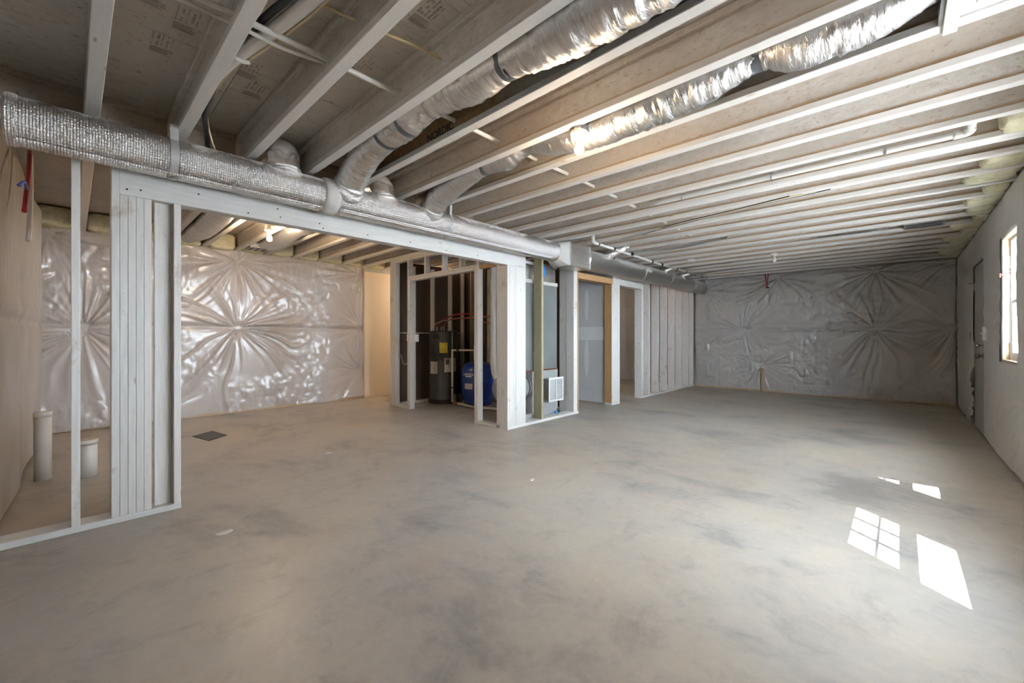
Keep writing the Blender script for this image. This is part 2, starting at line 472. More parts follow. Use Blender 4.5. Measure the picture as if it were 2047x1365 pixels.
def text(name, s, size, loc, rot, mat, parent, bold=False):
    cu = bpy.data.curves.new(name, 'FONT'); cu.body = s; cu.size = size; cu.extrude = 0.0004
    cu.align_x = 'CENTER'; cu.align_y = 'CENTER'
    if bold: cu.offset = size * 0.02
    tmp = bpy.data.objects.new(name + '_tmp', cu); COL.objects.link(tmp)
    dg = bpy.context.evaluated_depsgraph_get()
    me = bpy.data.meshes.new_from_object(tmp.evaluated_get(dg))
    bpy.data.objects.remove(tmp); bpy.data.curves.remove(cu)
    from mathutils import Euler, Matrix
    me.transform(Euler(rot).to_matrix().to_4x4())
    me.transform(Matrix.Translation(Vector(loc) - Vector(ORI[parent])))
    me.materials.clear(); me.materials.append(M[mat])
    o = bpy.data.objects.new(name, me); COL.objects.link(o); o.parent = parent; ORI[o] = ORI[parent]
    return o

ORD = ('first second third fourth fifth sixth seventh eighth ninth tenth eleventh twelfth thirteenth fourteenth fifteenth '
       'sixteenth seventeenth eighteenth nineteenth twentieth twenty-first twenty-second twenty-third twenty-fourth twenty-fifth').split()

# ---------------------------------------------------------------- structure: floor, shell walls, subfloor
struct(box('floor', XL - 0.2, XR + 0.25, YN - 0.2, YF + 0.2, -0.12, 0.0, 'concrete', bv=0), 'bare grey concrete slab floor with stains and trowel marks', 'floor')
struct(box('ground', XR + 0.26, 16, -14, 22, -0.4, -0.15, 'bounce', bv=0), 'unseen pale ground added outside the window wall to bounce sunlight', 'ground')  # unseen ground, added to bounce sunlight in through the windows
struct(box('wall_left', XL - 0.2, XL, YN - 0.2, YF + 0.2, 0, ZS, 'block_wall', bv=0), 'left outer wall behind the plastic sheeting', 'wall')
struct(box('wall_far', XL, XR, YF, YF + 0.2, 0, ZS, 'block_wall', bv=0), 'far end wall behind the plastic sheeting', 'wall')
struct(box('wall_near', XL, XR, YN - 0.2, YN, 0, ZS, 'block_wall', bv=0), 'near end wall behind the plastic sheeting', 'wall')

# windows along the right wall: glass y range, z range of the opening
WIN = [(5.23, 6.06), (3.70, 4.52), (2.075, 2.935)]
WZ0, WZ1 = 0.925, 2.10
DY0, DY1, DZ1 = 7.07, 7.98, 2.05
wr = empty('wall_right', (XR, (YN + YF) / 2, 0))
struct(wr, 'right outer wall holding the windows and the grey door', 'wall')
XO = XR + 0.15
cuts = sorted([(a, b, WZ0, WZ1) for a, b in WIN] + [(DY0, DY1, 0.0, DZ1)])
y = YN - 0.2
for (a, b, z0, z1) in cuts:
    box('wall_panel', XR, XO, y, a, 0, ZS, 'block_wall', wr, 0)
    if z0 > 0: box('wall_panel', XR, XO, a, b, 0, z0, 'block_wall', wr, 0)
    box('wall_panel', XR, XO, a, b, z1, ZS, 'block_wall', wr, 0)
    y = b
box('wall_panel', XR, XO, y, YF + 0.2, 0, ZS, 'block_wall', wr, 0)

ce = empty('ceiling', ((XL + XR) / 2, (YN + YF) / 2, ZS))
struct(ce, 'underside of the subfloor boards dusted with white overspray', 'ceiling')
panels = []
xs = [XL - 0.2 + 1.22 * i for i in range(8)]
for i in range(len(xs) - 1):
    x0, x1 = xs[i], min(xs[i + 1], XR + 0.25)
    yy = YN - 0.2 - (1.22 if i % 2 else 0.0)
    while yy < YF + 0.2:
        a, b = max(yy, YN - 0.2), min(yy + 2.44, YF + 0.2)
        panels.append(box('subfloor_panel', x0 + 0.0015, x1 - 0.0015, a + 0.0015, b - 0.0015, ZS, ZS + 0.02 + rng.random() * 0.001, 'deck', ce, 0))
        yy += 2.44
box('subfloor_underlay', XL - 0.2, XR + 0.25, YN - 0.2, YF + 0.2, ZS + 0.022, ZS + 0.06, 'block', ce, 0)
def stamp(x, y, w=0.20, d=0.10, rows=5):
    g = G(); z0, z1 = ZS - 0.0012, ZS - 0.0002; r = random.Random(int(x * 1000))
    for q in range(7): g.box(x - w / 2 + q * 0.009, x - w / 2 + q * 0.009 + 0.002 + r.random() * 0.003, y, y + d * (0.7 + 0.3 * r.random()), z0, z1)
    for q in range(rows):
        xx = x - w / 2 + 0.075
        hgt = r.choice((0.006, 0.010, 0.004))
        while xx < x + w / 2 - 0.01:
            l = 0.006 + r.random() * 0.018
            if r.random() < 0.75: g.box(xx, xx + l, y + q * d / rows, y + q * d / rows + hgt, z0, z1)
            xx += l + 0.006
    g.build('grade_stamp', 'ink', ce)
for sx, sy in ((-2.45, 0.20), (-2.55, 0.34), (-2.75, 0.66), (-2.95, 0.74), (-1.72, 0.15), (-2.25, 1.08), (-2.85, 0.28), (-1.65, 1.12), (-2.0, 0.30)):
    stamp(sx, sy)

# ---------------------------------------------------------------- joists
JX0, JX1 = XL, XR
def joist(k, dy=0.0, lab=None):
    yc = jc(k) + dy
    t = empty('floor_joist', ((JX0 + JX1) / 2, yc, ZJ))
    tag(t, lab or '%s wooden I-joist counted from the near wall, white bottom flange' % ORD[k], 'joist', 'I-joists across the ceiling')
    box('bottom_flange', JX0, JX1, yc - FL / 2, yc + FL / 2, ZJ, ZJ + 0.038, 'flange', t, 0.003)
    w = box('web', JX0, JX1, yc - 0.005, yc + 0.005, ZJ + 0.0385, ZS - 0.0385, 'web_bare' if k == 4 else 'web', t, 0)
    box('top_flange', JX0, JX1, yc - FL / 2, yc + FL / 2, ZS - 0.038, ZS - 0.0005, 'web', t, 0.003)
    return t, w
webs = {}
for k in range(NJ):
    webs[k] = joist(k)
joist(10, FL + 0.004, 'extra wooden I-joist doubled tight against the eleventh joist from the near wall')
wl = webs[4][1]
text('lettering', 'NORDIC', 0.075, (-2.28, jc(4) - 0.0058, ZJ + 0.080), (math.pi / 2, 0, 0), 'blackprint', wl, True)
# rim joist along the near wall
tag(box('rim_joist', XL + 0.01, XW - 0.2, YN + 0.002, YN + 0.04, ZJ + 0.001, ZS - 0.001, 'web', None, 0.003), 'short rim joist along the near wall beyond the partition', 'joist')
# blocking pieces above the partition
XB = -3.755
for k in range(-1, NJ - 1):
    if k in (2, 4): continue
    y0 = (jr(k) if k >= 0 else YN) + 0.002
    y1 = jr(k + 1) - FL - 0.002
    if k == 10: y0 += FL + 0.006
    if y1 - y0 < 0.05: continue
    t = empty('joist_blocking', (XB, (y0 + y1) / 2, ZJ))
    lab = ('OSB blocking over the partition between the near wall and the first joist' if k < 0 else
           'OSB blocking over the partition between the %s and %s joists from the near wall' % (ORD[k], ORD[k + 1]))
    tag(t, lab, 'blocking', 'blocking pieces above the partition')
    box('bottom_flange', XB - 0.03, XB + 0.03, y0, y1, ZJ + 0.001, ZJ + 0.037, 'block', t, 0.002)
    box('web', XB - 0.006, XB + 0.006, y0, y1, ZJ + 0.0375, ZS - 0.0375, 'block', t, 0)
    box('top_flange', XB - 0.03, XB + 0.03, y0, y1, ZS - 0.037, ZS - 0.001, 'block', t, 0.002)

# ---------------------------------------------------------------- framed partition under the duct
pw = empty('wall_partition', (XW - 0.045, 4.9, 0)); struct(pw, 'white sprayed stud partition running under the main duct', 'wall')
D = 0.14
DV = 0.089
def studW(y0, y1, z0=0.0385, z1=2.39, x0=XW - D, x1=XW, mat='paintwood', name='stud'):
    return box(name, x0, x1, y0, y1, z0, z1, mat, pw)
ZB = 2.053
for a, b in ((YN + 0.002, 0.505), (3.70, 5.251), (6.239, 6.513), (7.341, YF - 0.06)):
    box('bottom_plate', XW - D, XW, a, b, 0.0, 0.038, 'paintwood_y', pw)
box('top_plate', XW - D, XW, YN + 0.002, YF - 0.05, 2.391, 2.428, 'paintwood_y', pw)
box('top_plate', XW - D, XW, YN + 0.002, YF - 0.05, 2.429, ZJ - 0.001, 'paintwood_y', pw)
studW(-0.006, 0.032)
studW(0.164, 0.2015)
for a in (0.2025, 0.2405, 0.2785, 0.3165):
    studW(a, a + 0.0372, z1=ZB - 0.001 - rng.random() * 0.001, x1=XW - rng.random() * 0.004)
studW(0.372, 0.458, z1=ZB - 0.001, x0=XW - 0.092, x1=XW - 0.054)
studW(0.466, 0.504, z1=ZB - 0.001)
box('beam', XW - 0.105, XW, 0.2022, 4.04, ZB, 2.390, 'paintwood_y', pw, 0.003)
g = G()
for yy, zz in ((0.235, 2.09), (0.30, 2.10), (0.9, 2.085), (1.12, 2.10), (1.42, 2.11), (1.45, 2.075), (1.85, 2.09), (2.3, 2.10), (2.75, 2.085), (3.2, 2.10), (0.6, 2.15), (1.1, 2.16)):
    g.tube([(XW - 0.001, yy, zz), (XW + 0.0012, yy, zz)], 0.006, 8)
g.build('nail_heads', 'black', pw)
# built-up corner post
for a in (3.70, 3.7385, 3.777, 3.8155):
    studW(a, a + 0.0375, z1=ZB - 0.001, x1=XW - rng.random() * 0.003)
studW(3.854, 4.04, z1=ZB - 0.001)
box('stud', XW - D - 0.055, XW - D - 0.001, 3.70, 3.738, 0.0385, 2.39, 'paintwood', pw)
studW(4.366, 4.407, mat='treated', z1=2.389)
studW(5.125, 5.163); studW(5.164, 5.2155)
studW(5.2165, 5.251, z1=2.048, mat='raw', name='jack_stud')
box('stud', XW - D - 0.13, XW - D - 0.004, 5.13, 5.168, 0.0, 2.38, 'paintwood', pw)
studW(6.239, 6.277, z1=2.048, mat='raw', name='jack_stud', x1=XW - 0.004)
box('stud', XW - 0.0035, XW, 6.239, 6.277, 0.0385, 2.048, 'paintwood', pw, 0)
studW(6.278, 6.45); studW(6.451, 6.513)
box('header', XW - D, XW, 5.2165, 6.2775, 2.0485, 2.14, 'raw_y', pw)
box('header', XW - D, XW, 6.514, 7.3795, 2.053, 2.091, 'paintwood_y', pw)
box('header', XW - D, XW, 6.514, 7.3795, 2.0915, 2.18, 'paintwood_y', pw)
studW(7.341, 7.378, z1=2.052, name='jack_stud'); studW(7.380, 7.417)
for a in (7.66, 8.066, 8.472, 8.88, 9.286, 9.692, 9.99):
    studW(a, a + 0.038)

# ---------------------------------------------------------------- closet wall
cw = empty('wall_closet', (-4.95, YV + 0.045, 0)); struct(cw, 'framed closet wall with double door opening', 'wall')
def studV(x0, x1, z0=0.0385, z1=2.39, y0=YV, y1=YV + DV, mat='paintwood', name='stud'):
    return box(name, x0, x1, y0, y1, z0, z1, mat, cw)
box('bottom_plate', -6.324, -5.722, YV, YV + DV, 0, 0.038, 'paintwood_x', cw)
box('bottom_plate', -4.176, XW - D - 0.06, YV, YV + DV, 0, 0.038, 'paintwood_x', cw)
box('top_plate', -6.324, XW - D - 0.002, YV, YV + DV, 2.391, 2.428, 'paintwood_x', cw)
box('top_plate', -6.324, XW - D - 0.002, YV, YV + DV, 2.429, ZJ - 0.001, 'paintwood_x', cw)
studV(-6.324, -6.286); studV(-6.285, -6.197); studV(-6.196, -6.158)
studV(-5.7985, -5.7605); studV(-5.7595, -5.722, z1=2.052, name='jack_stud')
studV(-4.176, -4.139, z1=2.052, name='jack_stud'); studV(-4.138, -4.10)
box('header', -5.7595, -4.139, YV, YV + DV, 2.053, 2.0905, 'paintwood_x', cw)
box('header', -5.7595, -4.139, YV, YV + DV, 2.0915, 2.129, 'paintwood_x', cw)
for x in (-5.333, -4.894, -4.498):
    studV(x, x + 0.038, z0=2.1295)
box('wood_block', -4.095, XW - D - 0.06, YV + 0.02, YV + 0.06, 2.065, 2.11, 'raw', cw)
# closet side wall (along the hallway) and rear wall: studs with the bare paper back of the drywall
sw = empty('wall_hall', (-6.37, 5.2, 0)); struct(sw, 'closet side wall with bare brown paper back and pale studs', 'wall')
box('drywall_panel', -6.322, -6.311, YV + DV + 0.001, 9.0, 0.002, 2.46, 'drywall', sw, 0)
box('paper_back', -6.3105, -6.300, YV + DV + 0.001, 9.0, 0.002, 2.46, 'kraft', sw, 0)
for yy in (4.10, 4.506, 4.912, 5.21):
    box('stud', -6.299, -6.21, yy, yy + 0.038, 0.0385, 2.39, 'paintwood', sw)
box('bottom_plate', -6.299, -6.21, YV + DV + 0.002, 5.24, 0, 0.038, 'pvc_dirty', sw)
box('cable', -6.209, -6.203, 3.80, 5.24, 1.22, 1.232, 'pvc', sw, 0)
rw = empty('wall_rear', (-5.0, 5.25, 0)); struct(rw, 'closet rear wall with brown paper back and pale studs', 'wall')
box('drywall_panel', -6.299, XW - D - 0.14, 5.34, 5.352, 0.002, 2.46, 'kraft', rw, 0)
for xx in (-6.05, -5.62, -5.3, -4.9, -4.5, -4.1):
    box('stud', xx, xx + 0.038, 5.25, 5.339, 0.0385, 2.39, 'paintwood', rw)
box('stud', -5.56, -5.42, 5.2, 5.24, 0.0385, 2.39, 'paintwood', rw)
box('bottom_plate', -6.20, XW - D - 0.14, 5.25, 5.339, 0, 0.038, 'paintwood_x', rw)
V = [(-4.62, 5.19, 0.75), (-4.52, 5.19, 0.75), (-4.12, 5.19, 1.45), (-4.22, 5.19, 1.45)]
mk('brace', V + [(a, b + 0.035, c) for a, b, c in V], [(0, 1, 2, 3), (7, 6, 5, 4), (0, 4, 5, 1), (1, 5, 6, 2), (2, 6, 7, 3), (3, 7, 4, 0)], 'paintwood', rw)
# bath wall seen through the first doorway
bw = empty('wall_bath', (-4.4, 6.32, 0)); struct(bw, 'grey drywall wall with white joint compound inside the unpainted doorway', 'wall')
box('drywall_panel', -5.4, XW - D - 0.002, 6.285, 6.298, 0.012, 1.21, 'drywall', bw, 0)
box('drywall_panel', -5.4, XW - D - 0.002, 6.285, 6.298, 1.212, 2.44, 'drywall', bw, 0)
box('joint_compound', -5.3, XW - D - 0.01, 6.2835, 6.2852, 1.10, 1.33, 'mud', bw, 0)
def blob(x, z, w, h):
    V = []; n = 20; r = random.Random(int(z * 100))
    for yy in (6.2838, 6.2852):
        for i in range(n):
            a = 2 * math.pi * i / n
            V.append((x + math.cos(a) * w * (0.8 + 0.3 * r.random()), yy, z + math.sin(a) * h * (0.93 + 0.1 * r.random())))
    F = [tuple(range(n)), tuple(range(2 * n - 1, n - 1, -1))] + [(i, i + n, (i + 1) % n + n, (i + 1) % n) for i in range(n)]
    mk('joint_compound', V, F, 'mud', bw)
blob(-4.08, 1.72, 0.045, 0.29); blob(-4.08, 0.78, 0.045, 0.34)

# cream panel continuing the left wall past the plastic
struct(box('trim_1', XL + 0.001, XL + 0.02, 3.79, 6.6, 0.004, 2.40, 'cream', None, 0), 'smooth cream wall panel at the end of the left plastic', 'panel')
struct(box('trim_2', XL + 0.001, XL + 0.055, 3.755, 3.785, 0.004, 2.44, 'tanwood', None), 'slim wood strip where the left plastic meets the cream panel', 'trim')

# sill plates showing under the plastic
struct(box('baseboard_left', XL + 0.002, XL + 0.05, YN + 0.07, 3.75, 0.0, 0.036, 'tanwood'), 'pale sill board under the left plastic', 'sill')
struct(box('baseboard_far', XW + 0.02, XR - 0.02, YF - 0.062, YF - 0.002, 0.0, 0.038, 'tanwood'), 'pale sill board under the far plastic', 'sill')
struct(box('baseboard_near', XL + 0.06, XW - 0.12, YN + 0.002, YN + 0.045, 0.0, 0.036, 'tanwood'), 'pale sill board under the near plastic', 'sill')

# ---------------------------------------------------------------- plastic sheeting
def sheet(name, org, ud, nd, W, H, step, pins, seams, label, mat, seed, base=0.03, bill=0.02, holes=(), crum=0.004, ragged=0.02, prof=None, z0=0.03):
    nu, nv = int(W / step) + 1, int(H / step) + 1
    u = np.linspace(0, W, nu); v = np.linspace(0, H, nv)
    U, Vv = np.meshgrid(u, v, indexing='ij')
    h = base + bill * vnoise(U, Vv * 0.6, 1.1, seed) * 2 + bill * 0.5 * vnoise(U, Vv, 2.7, seed + 1)
    warp = 0.25 * vnoise(U, Vv, 2.2, seed + 5)
    rs = np.random.RandomState(seed)
    den = np.zeros_like(h) + 1e-6; num = np.zeros_like(h); pinch = np.zeros_like(h)
    for (pu, pv, amp, rad) in pins:
        du, dv = U - pu, Vv - pv
        r = np.hypot(du, dv) + 1e-4
        th = np.arctan2(dv, du) + warp * np.clip(r, 0, 1.2) * 1.6
        gsum = np.zeros_like(h); tot = 0
        for q in range(12):
            kf = rs.randint(4, 26); w = 1.0 / (1 + kf * 0.06); ph = rs.rand() * 6.28
            gsum += w * np.cos(kf * th + ph + 2.5 * vnoise(U, Vv, 1.7, seed + 31 + q % 3) * np.clip(r, 0, 1)); tot += w * w
        gsum /= math.sqrt(tot / 2)
        ridge = 1.0 - np.minimum(np.abs(gsum) * 1.25, 1.6)
        lobe = 0.45 + 0.55 * (0.5 + 0.5 * np.cos(2 * th + rs.rand() * 6.28)) + 0.35 * np.cos(3 * th + rs.rand() * 6.28)
        f = r / (r + 0.14) * np.exp(-(r / rad) ** 2) * np.clip(lobe, 0.15, 1.3)
        wgt = 1.0 / (r ** 2.2 + 0.01)
        num += wgt * amp * ridge * f; den += wgt
        pinch += np.exp(-(r / 0.10) ** 2) * 0.8 + np.exp(-(r / 0.3) ** 2) * 0.3
    h += num / den
    c = vnoise(U * 1.4, Vv, 8.0, seed + 2); c2 = vnoise(U * 1.6, Vv * 0.8, 17.0, seed + 3)
    patch = np.clip(vnoise(U, Vv, 1.3, seed + 4) * 3 + 0.6, 0, 1)
    cr3 = np.abs(vnoise(U + 0.3 * c, Vv * 0.7 + 0.3 * c, 5.0, seed + 12))
    h += crum * patch * (np.abs(c) * 2.6 + np.abs(c2) * 1.5 + cr3 * 4.0)
    for sv in seams:
        h -= base * 0.6 * np.exp(-((Vv - sv) / 0.035) ** 2)
        h += base * 0.35 * np.exp(-((Vv - sv - 0.09) / 0.05) ** 2)
    h = h - base * np.clip(pinch, 0, 0.9)
    if prof is not None: h = h + np.interp(u, prof[0], prof[1])[:, None]
    h = np.clip(h, 0.003, 0.25)
    zz = z0 + Vv.copy()
    low = np.clip(1 - Vv / 0.25, 0, 1)
    zz = zz + low * ragged * (vnoise(U, U * 0, 3.0, seed + 8) * 1.6)
    org = np.array(org, float); ud = np.array(ud, float); nd = np.array(nd, float)
    P = org + U[..., None] * ud + h[..., None] * nd
    P[..., 2] = zz
    idx = np.arange(nu * nv).reshape(nu, nv)
    F = np.stack([idx[:-1, :-1], idx[1:, :-1], idx[1:, 1:], idx[:-1, 1:]], -1)
    cu = (u[:-1] + u[1:]) / 2; cv = (v[:-1] + v[1:]) / 2 + z0
    keep = np.ones((nu - 1, nv - 1), bool)
    for (a, b, c0, c1) in holes:
        keep &= ~(((cu > a) & (cu < b))[:, None] & ((cv > c0) & (cv < c1))[None, :])
    F = F[keep]
    e = np.cross(ud, (0, 0, 1.0))
    if np.dot(e, nd) < 0: F = F[:, ::-1]
    used = np.unique(F); remap = -np.ones(nu * nv, int); remap[used] = np.arange(len(used))
    o = mk(name, P.reshape(-1, 3)[used], remap[F].tolist(), mat, None, True)
    tag(o, label, 'plastic sheet', 'plastic vapour sheets on the walls')
    return o
yl0 = YN + 0.10
sheet('vapor_sheet', (XL, yl0, 0), (0, 1, 0), (1, 0, 0), 3.76 - yl0, 2.44, 0.0125,
      [(1.733 - yl0, 2.30, 0.060, 1.25), (1.733 - yl0, 1.27, 0.066, 1.3), (3.70 - yl0, 2.31, 0.04, 0.8), (3.70 - yl0, 1.30, 0.035, 0.7), (3.70 - yl0, 0.50, 0.035, 0.7), (0.35, 1.22, 0.045, 0.9), (0.05, 2.36, 0.03, 0.6)],
      [1.27], 'wrinkled translucent plastic sheet over the left wall, behind the framed opening', 'poly', 11, 0.045, 0.02, crum=0.010)
sheet('vapor_sheet', (XL, 6.62, 0), (0, 1, 0), (1, 0, 0), YF - 6.70, 2.40, 0.03,
      [(0.9, 1.3, 0.04, 0.8), (2.2, 2.2, 0.04, 0.8)], [1.27], 'plastic sheet on the left wall glimpsed through the white far doorway', 'poly', 23)
xf0 = XW + 0.035
sheet('vapor_sheet', (xf0, YF, 0), (1, 0, 0), (0, -1, 0), XR - 0.035 - xf0, 2.42, 0.0125,
      [(-1.857 - xf0, 2.37, 0.060, 1.2), (-2.513 - xf0, 1.27, 0.05, 0.9), (-0.333 - xf0, 2.34, 0.064, 1.25), (-0.333 - xf0, 1.27, 0.060, 1.2), (0.66 - xf0, 1.27, 0.04, 0.8), (-3.38 - xf0, 2.2, 0.035, 0.8), (-2.17 - xf0, 0.52, 0.03, 0.5), (0.6 - xf0, 2.38, 0.03, 0.6)],
      [1.27], 'grey wrinkled plastic sheet across the whole far wall', 'poly_far', 37, 0.05, 0.022, crum=0.009)
sheet('vapor_sheet', (XL + 0.08, YN, 0), (1, 0, 0), (0, 1, 0), XW - D - 0.02 - XL - 0.08, 2.40, 0.0165,
      [], [1.25], 'billowing plastic sheet on the near wall at the left photo edge', 'poly', 41, 0.03, 0.026, crum=0.001, ragged=0.02, prof=((0, 0.5, 1.0, 1.8, 2.6, 3.2, 3.8), (0.045, 0.065, 0.09, 0.07, 0.045, 0.015, -0.005)))
yr0 = YN + 0.02
sheet('vapor_sheet', (XR, yr0, 0), (0, 1, 0), (-1, 0, 0), YF - 0.08 - yr0, 2.42, 0.024,
      [(9.9 - yr0, 1.3, 0.03, 0.6), (8.15 - yr0, 0.3, 0.05, 0.7), (6.6 - yr0, 1.2, 0.012, 0.8), (5.0 - yr0, 0.6, 0.012, 0.9)], [],
      'smooth pale plastic sheet on the window wall, cut around window and door', 'poly_r', 53, 0.012, 0.008,
      [(a - yr0 + 0.004, b - yr0 - 0.004, WZ0 + 0.004, WZ1 - 0.004) for a, b in WIN] + [(DY0 - yr0 + 0.01, DY1 - yr0 + 0.05, 0.0, DZ1 + 0.01)], crum=0.003, ragged=0.01)

# ---------------------------------------------------------------- windows and door
def window(i, y0, y1):
    t = empty('window_%d' % i, (XR, (y0 + y1) / 2, WZ0))
    struct(t, ['white vinyl window in the right wall beside the grey door', 'white vinyl window just out of view nearer the camera', 'white vinyl window nearest the camera'][i - 1], 'window')
    e = 0.002
    # wood rough-opening liner
    box('window_liner', XR + e, XR + 0.05, y0 + e, y0 + 0.02, WZ0 + e, WZ1 - e, 'tanwood', t, 0)
    ln = box('window_liner', XR + e, XR + 0.05, y1 - 0.02, y1 - e, WZ0 + e, WZ1 - e, 'tanwood', t, 0)
    box('window_liner', XR + e, XR + 0.05, y0 + 0.021, y1 - 0.021, WZ1 - 0.02, WZ1 - e, 'tanwood', t, 0)
    box('window_sill', XR + e, XR + 0.05, y0 + 0.021, y1 - 0.021, WZ0 + e, WZ0 + 0.02, 'tanwood', t, 0)
    xa, xb = XR + 0.051, XR + 0.125
    a, b = y0 + 0.02, y1 - 0.02
    fr = G()
    for q in ((a, a + 0.035, WZ0 + e, WZ1 - e), (b - 0.035, b, WZ0 + e, WZ1 - e), (a + 0.035, b - 0.035, WZ1 - 0.045, WZ1 - e), (a + 0.035, b - 0.035, WZ0 + e, WZ0 + 0.045)):
        fr.box(xa, xb, *q)
    f = fr.build('window_frame', 'vinyl', t)
    ga, gb = a + 0.035, b - 0.035
    zm = 1.47
    def sash(nm, x0, x1, z0, z1, grid):
        s = G(); st = 0.032
        s.box(x0, x1, ga, ga + st, z0, z1); s.box(x0, x1, gb - st, gb, z0, z1)
        s.box(x0, x1, ga + st, gb - st, z0, z0 + st + 0.012); s.box(x0, x1, ga + st, gb - st, z1 - st, z1)
        so = s.build('sash', 'vinyl', t)
        xm = (x0 + x1) / 2
        box('glass_pane', xm - 0.002, xm + 0.002, ga + st, gb - st, z0 + st, z1 - st, 'glass', so, 0)
        if grid:
            m = G(); w = gb - ga - 2 * st
            for q in (1, 2): m.box(xm - 0.004, xm + 0.006, ga + st + w * q / 3 - 0.015, ga + st + w * q / 3 + 0.015, z0 + st, z1 - st)
            zc = (z0 + z1) / 2 + 0.006
            m.box(xm - 0.004, xm + 0.006, ga + st, gb - st, zc - 0.008, zc + 0.008)
            m.build('muntins', 'vinyl', so)
    sash('upper', xb - 0.038, xb - 0.010, zm - 0.005, WZ1 - 0.045, True)
    sash('lower', xa + 0.002, xa + 0.034, WZ0 + 0.045, zm + 0.03, False)
    if i == 1:
        box('house_wrap', XR + 0.004, XR + 0.048, y1 - 0.0225, y1 - 0.0205, 1.10, 1.92, 'wrap', t, 0)
        text('print', 'N T', 0.055, (XR + 0.026, y1 - 0.0232, 1.74), (math.pi / 2, 0, 0), 'redprint', t, True)
        text('print', 'WW', 0.03, (XR + 0.026, y1 - 0.0232, 1.79), (math.pi / 2, 0, 0), 'blackprint', t)
for i, (a, b) in enumerate(WIN): window(i + 1, a, b)

dr = empty('door_1', (XR + 0.04, (DY0 + DY1) / 2, 0)); struct(dr, 'grey exterior door with round knob in the window wall', 'door')
box('door_leaf', XR - 0.0035, XR + 0.055, DY0 + 0.03, DY1 - 0.03, 0.02, DZ1 - 0.03, 'door', dr, 0.003)
box('door_frame', XR + 0.003, XR + 0.10, DY1 - 0.028, DY1 - 0.002, 0.002, DZ1 - 0.002, 'vinyl', dr)
box('door_frame', XR + 0.003, XR + 0.10, DY0 + 0.002, DY0 + 0.028, 0.002, DZ1 - 0.002, 'vinyl', dr)
box('door_frame', XR + 0.003, XR + 0.10, DY0 + 0.029, DY1 - 0.029, DZ1 - 0.028, DZ1 - 0.002, 'vinyl', dr)
box('threshold', XR + 0.003, XR + 0.10, DY0 + 0.029, DY1 - 0.029, 0.001, 0.018, 'plate', dr)
for z in (1.80, 1.04, 0.30):
    hg = box('hinge', XR - 0.0075, XR - 0.004, DY1 - 0.06, DY1 - 0.005, z - 0.05, z + 0.05, 'galv', dr, 0.001)
    G().tube([(XR - 0.008, DY1 - 0.02, z - 0.055), (XR - 0.008, DY1 - 0.02, z + 0.055)], 0.008, 10).build('hinge_pin', 'galv', hg, True)
def knob(y, z, r, nm):
    P = [(XR - 0.003, y, z), (XR - 0.010, y, z), (XR - 0.011, y, z), (XR - 0.03, y, z), (XR - 0.036, y, z), (XR - 0.05, y, z), (XR - 0.065, y, z), (XR - 0.072, y, z)]
    R = [r * 1.1, r * 1.1, r * 0.45, r * 0.45, r * 0.8, r, r * 0.8, r * 0.3]
    G().tube(P, R, 18).build(nm, 'chrome', dr, True)
knob(DY0 + 0.17, 0.935, 0.030, 'door_knob'); knob(DY0 + 0.12, 1.06, 0.016, 'deadbolt')
# security latch bracket at the far jamb
G().box(XR - 0.06, XR - 0.002, DY1 + 0.015, DY1 + 0.03, 1.845, 1.855).box(XR - 0.012, XR - 0.002, DY1 + 0.012, DY1 + 0.03, 1.76, 1.85).build('latch', 'galv', dr)

sw_ = empty('light_switch', (XR - 0.02, 6.885, 1.13)); tag(sw_, 'bare white light switch poking out of the plastic beside the grey door', 'switch')
box('switch_body', XR - 0.045, XR - 0.012, 6.87, 6.90, 1.12, 1.27, 'white', sw_)
box('switch_lever', XR - 0.06, XR - 0.046, 6.88, 6.89, 1.185, 1.205, 'white', sw_)
# raw wood stud showing through a torn slot near the door
tag(box('torn_slot_stud', XR - 0.018, XR - 0.011, 8.30, 8.36, 0.75, 1.22, 'raw', None, 0.003), 'bare wood strip showing through a tear left of the grey door', 'wood strip')

# porch roof outside, which shades the far window
pr = empty('porch_roof', (2.3, 8.0, 0)); struct(pr, 'porch roof outside over the far window and door', 'roof')
box('roof_slab', XO + 0.02, 4.2, 3.36, 13.0, 2.90, 3.05, 'vinyl', pr, 0)
for yy in (3.6, 8.0, 12.6): box('post', 4.0, 4.1, yy, yy + 0.1, -0.15, 2.899, 'vinyl', pr)

# ---------------------------------------------------------------- main duct
def wrapdisp(m, n, amp, seed, along=0.5, kmax=6):
    """crumpled-sleeve radius factors: folds running round the tube, broken up along it"""
    th = np.linspace(0, 2 * math.pi, n, endpoint=False)[None, :] * np.ones((m, 1)); s = np.arange(m)[:, None] * np.ones((1, n))
    cx, sy = np.cos(th), np.sin(th)
    d = np.zeros((m, n))
    for q, (fs, fa, w) in enumerate(((0.45, 0.8, 1.0), (0.9, 1.3, 0.6), (0.22, 0.7, 0.8))):
        tw = s * fs * along * 2 + 0.9 * cx * fa
        d += w * (1 - 3.2 * np.abs(vnoise(tw, sy * fa + q * 7.3, 1.0, seed + q)))
    d += 0.5 * vnoise(s * 0.05, cx * 1.1 + sy * 1.7, 1.0, seed + 5) * 2
    return 1.0 + amp * (d - d.mean())
def duct_sleeve(name, pts, rad, mat, parent, amp=0.012, seed=1, n=36, along=0.5, step=0.012):
    P = spline([list(p) + [r] for p, r in zip(pts, rad)], step)
    V, F = tube_geo(P[:, :3], P[:, 3], n, True, wrapdisp(len(P), n, amp, seed, along))
    return mk(name, V, F, mat, parent, True)

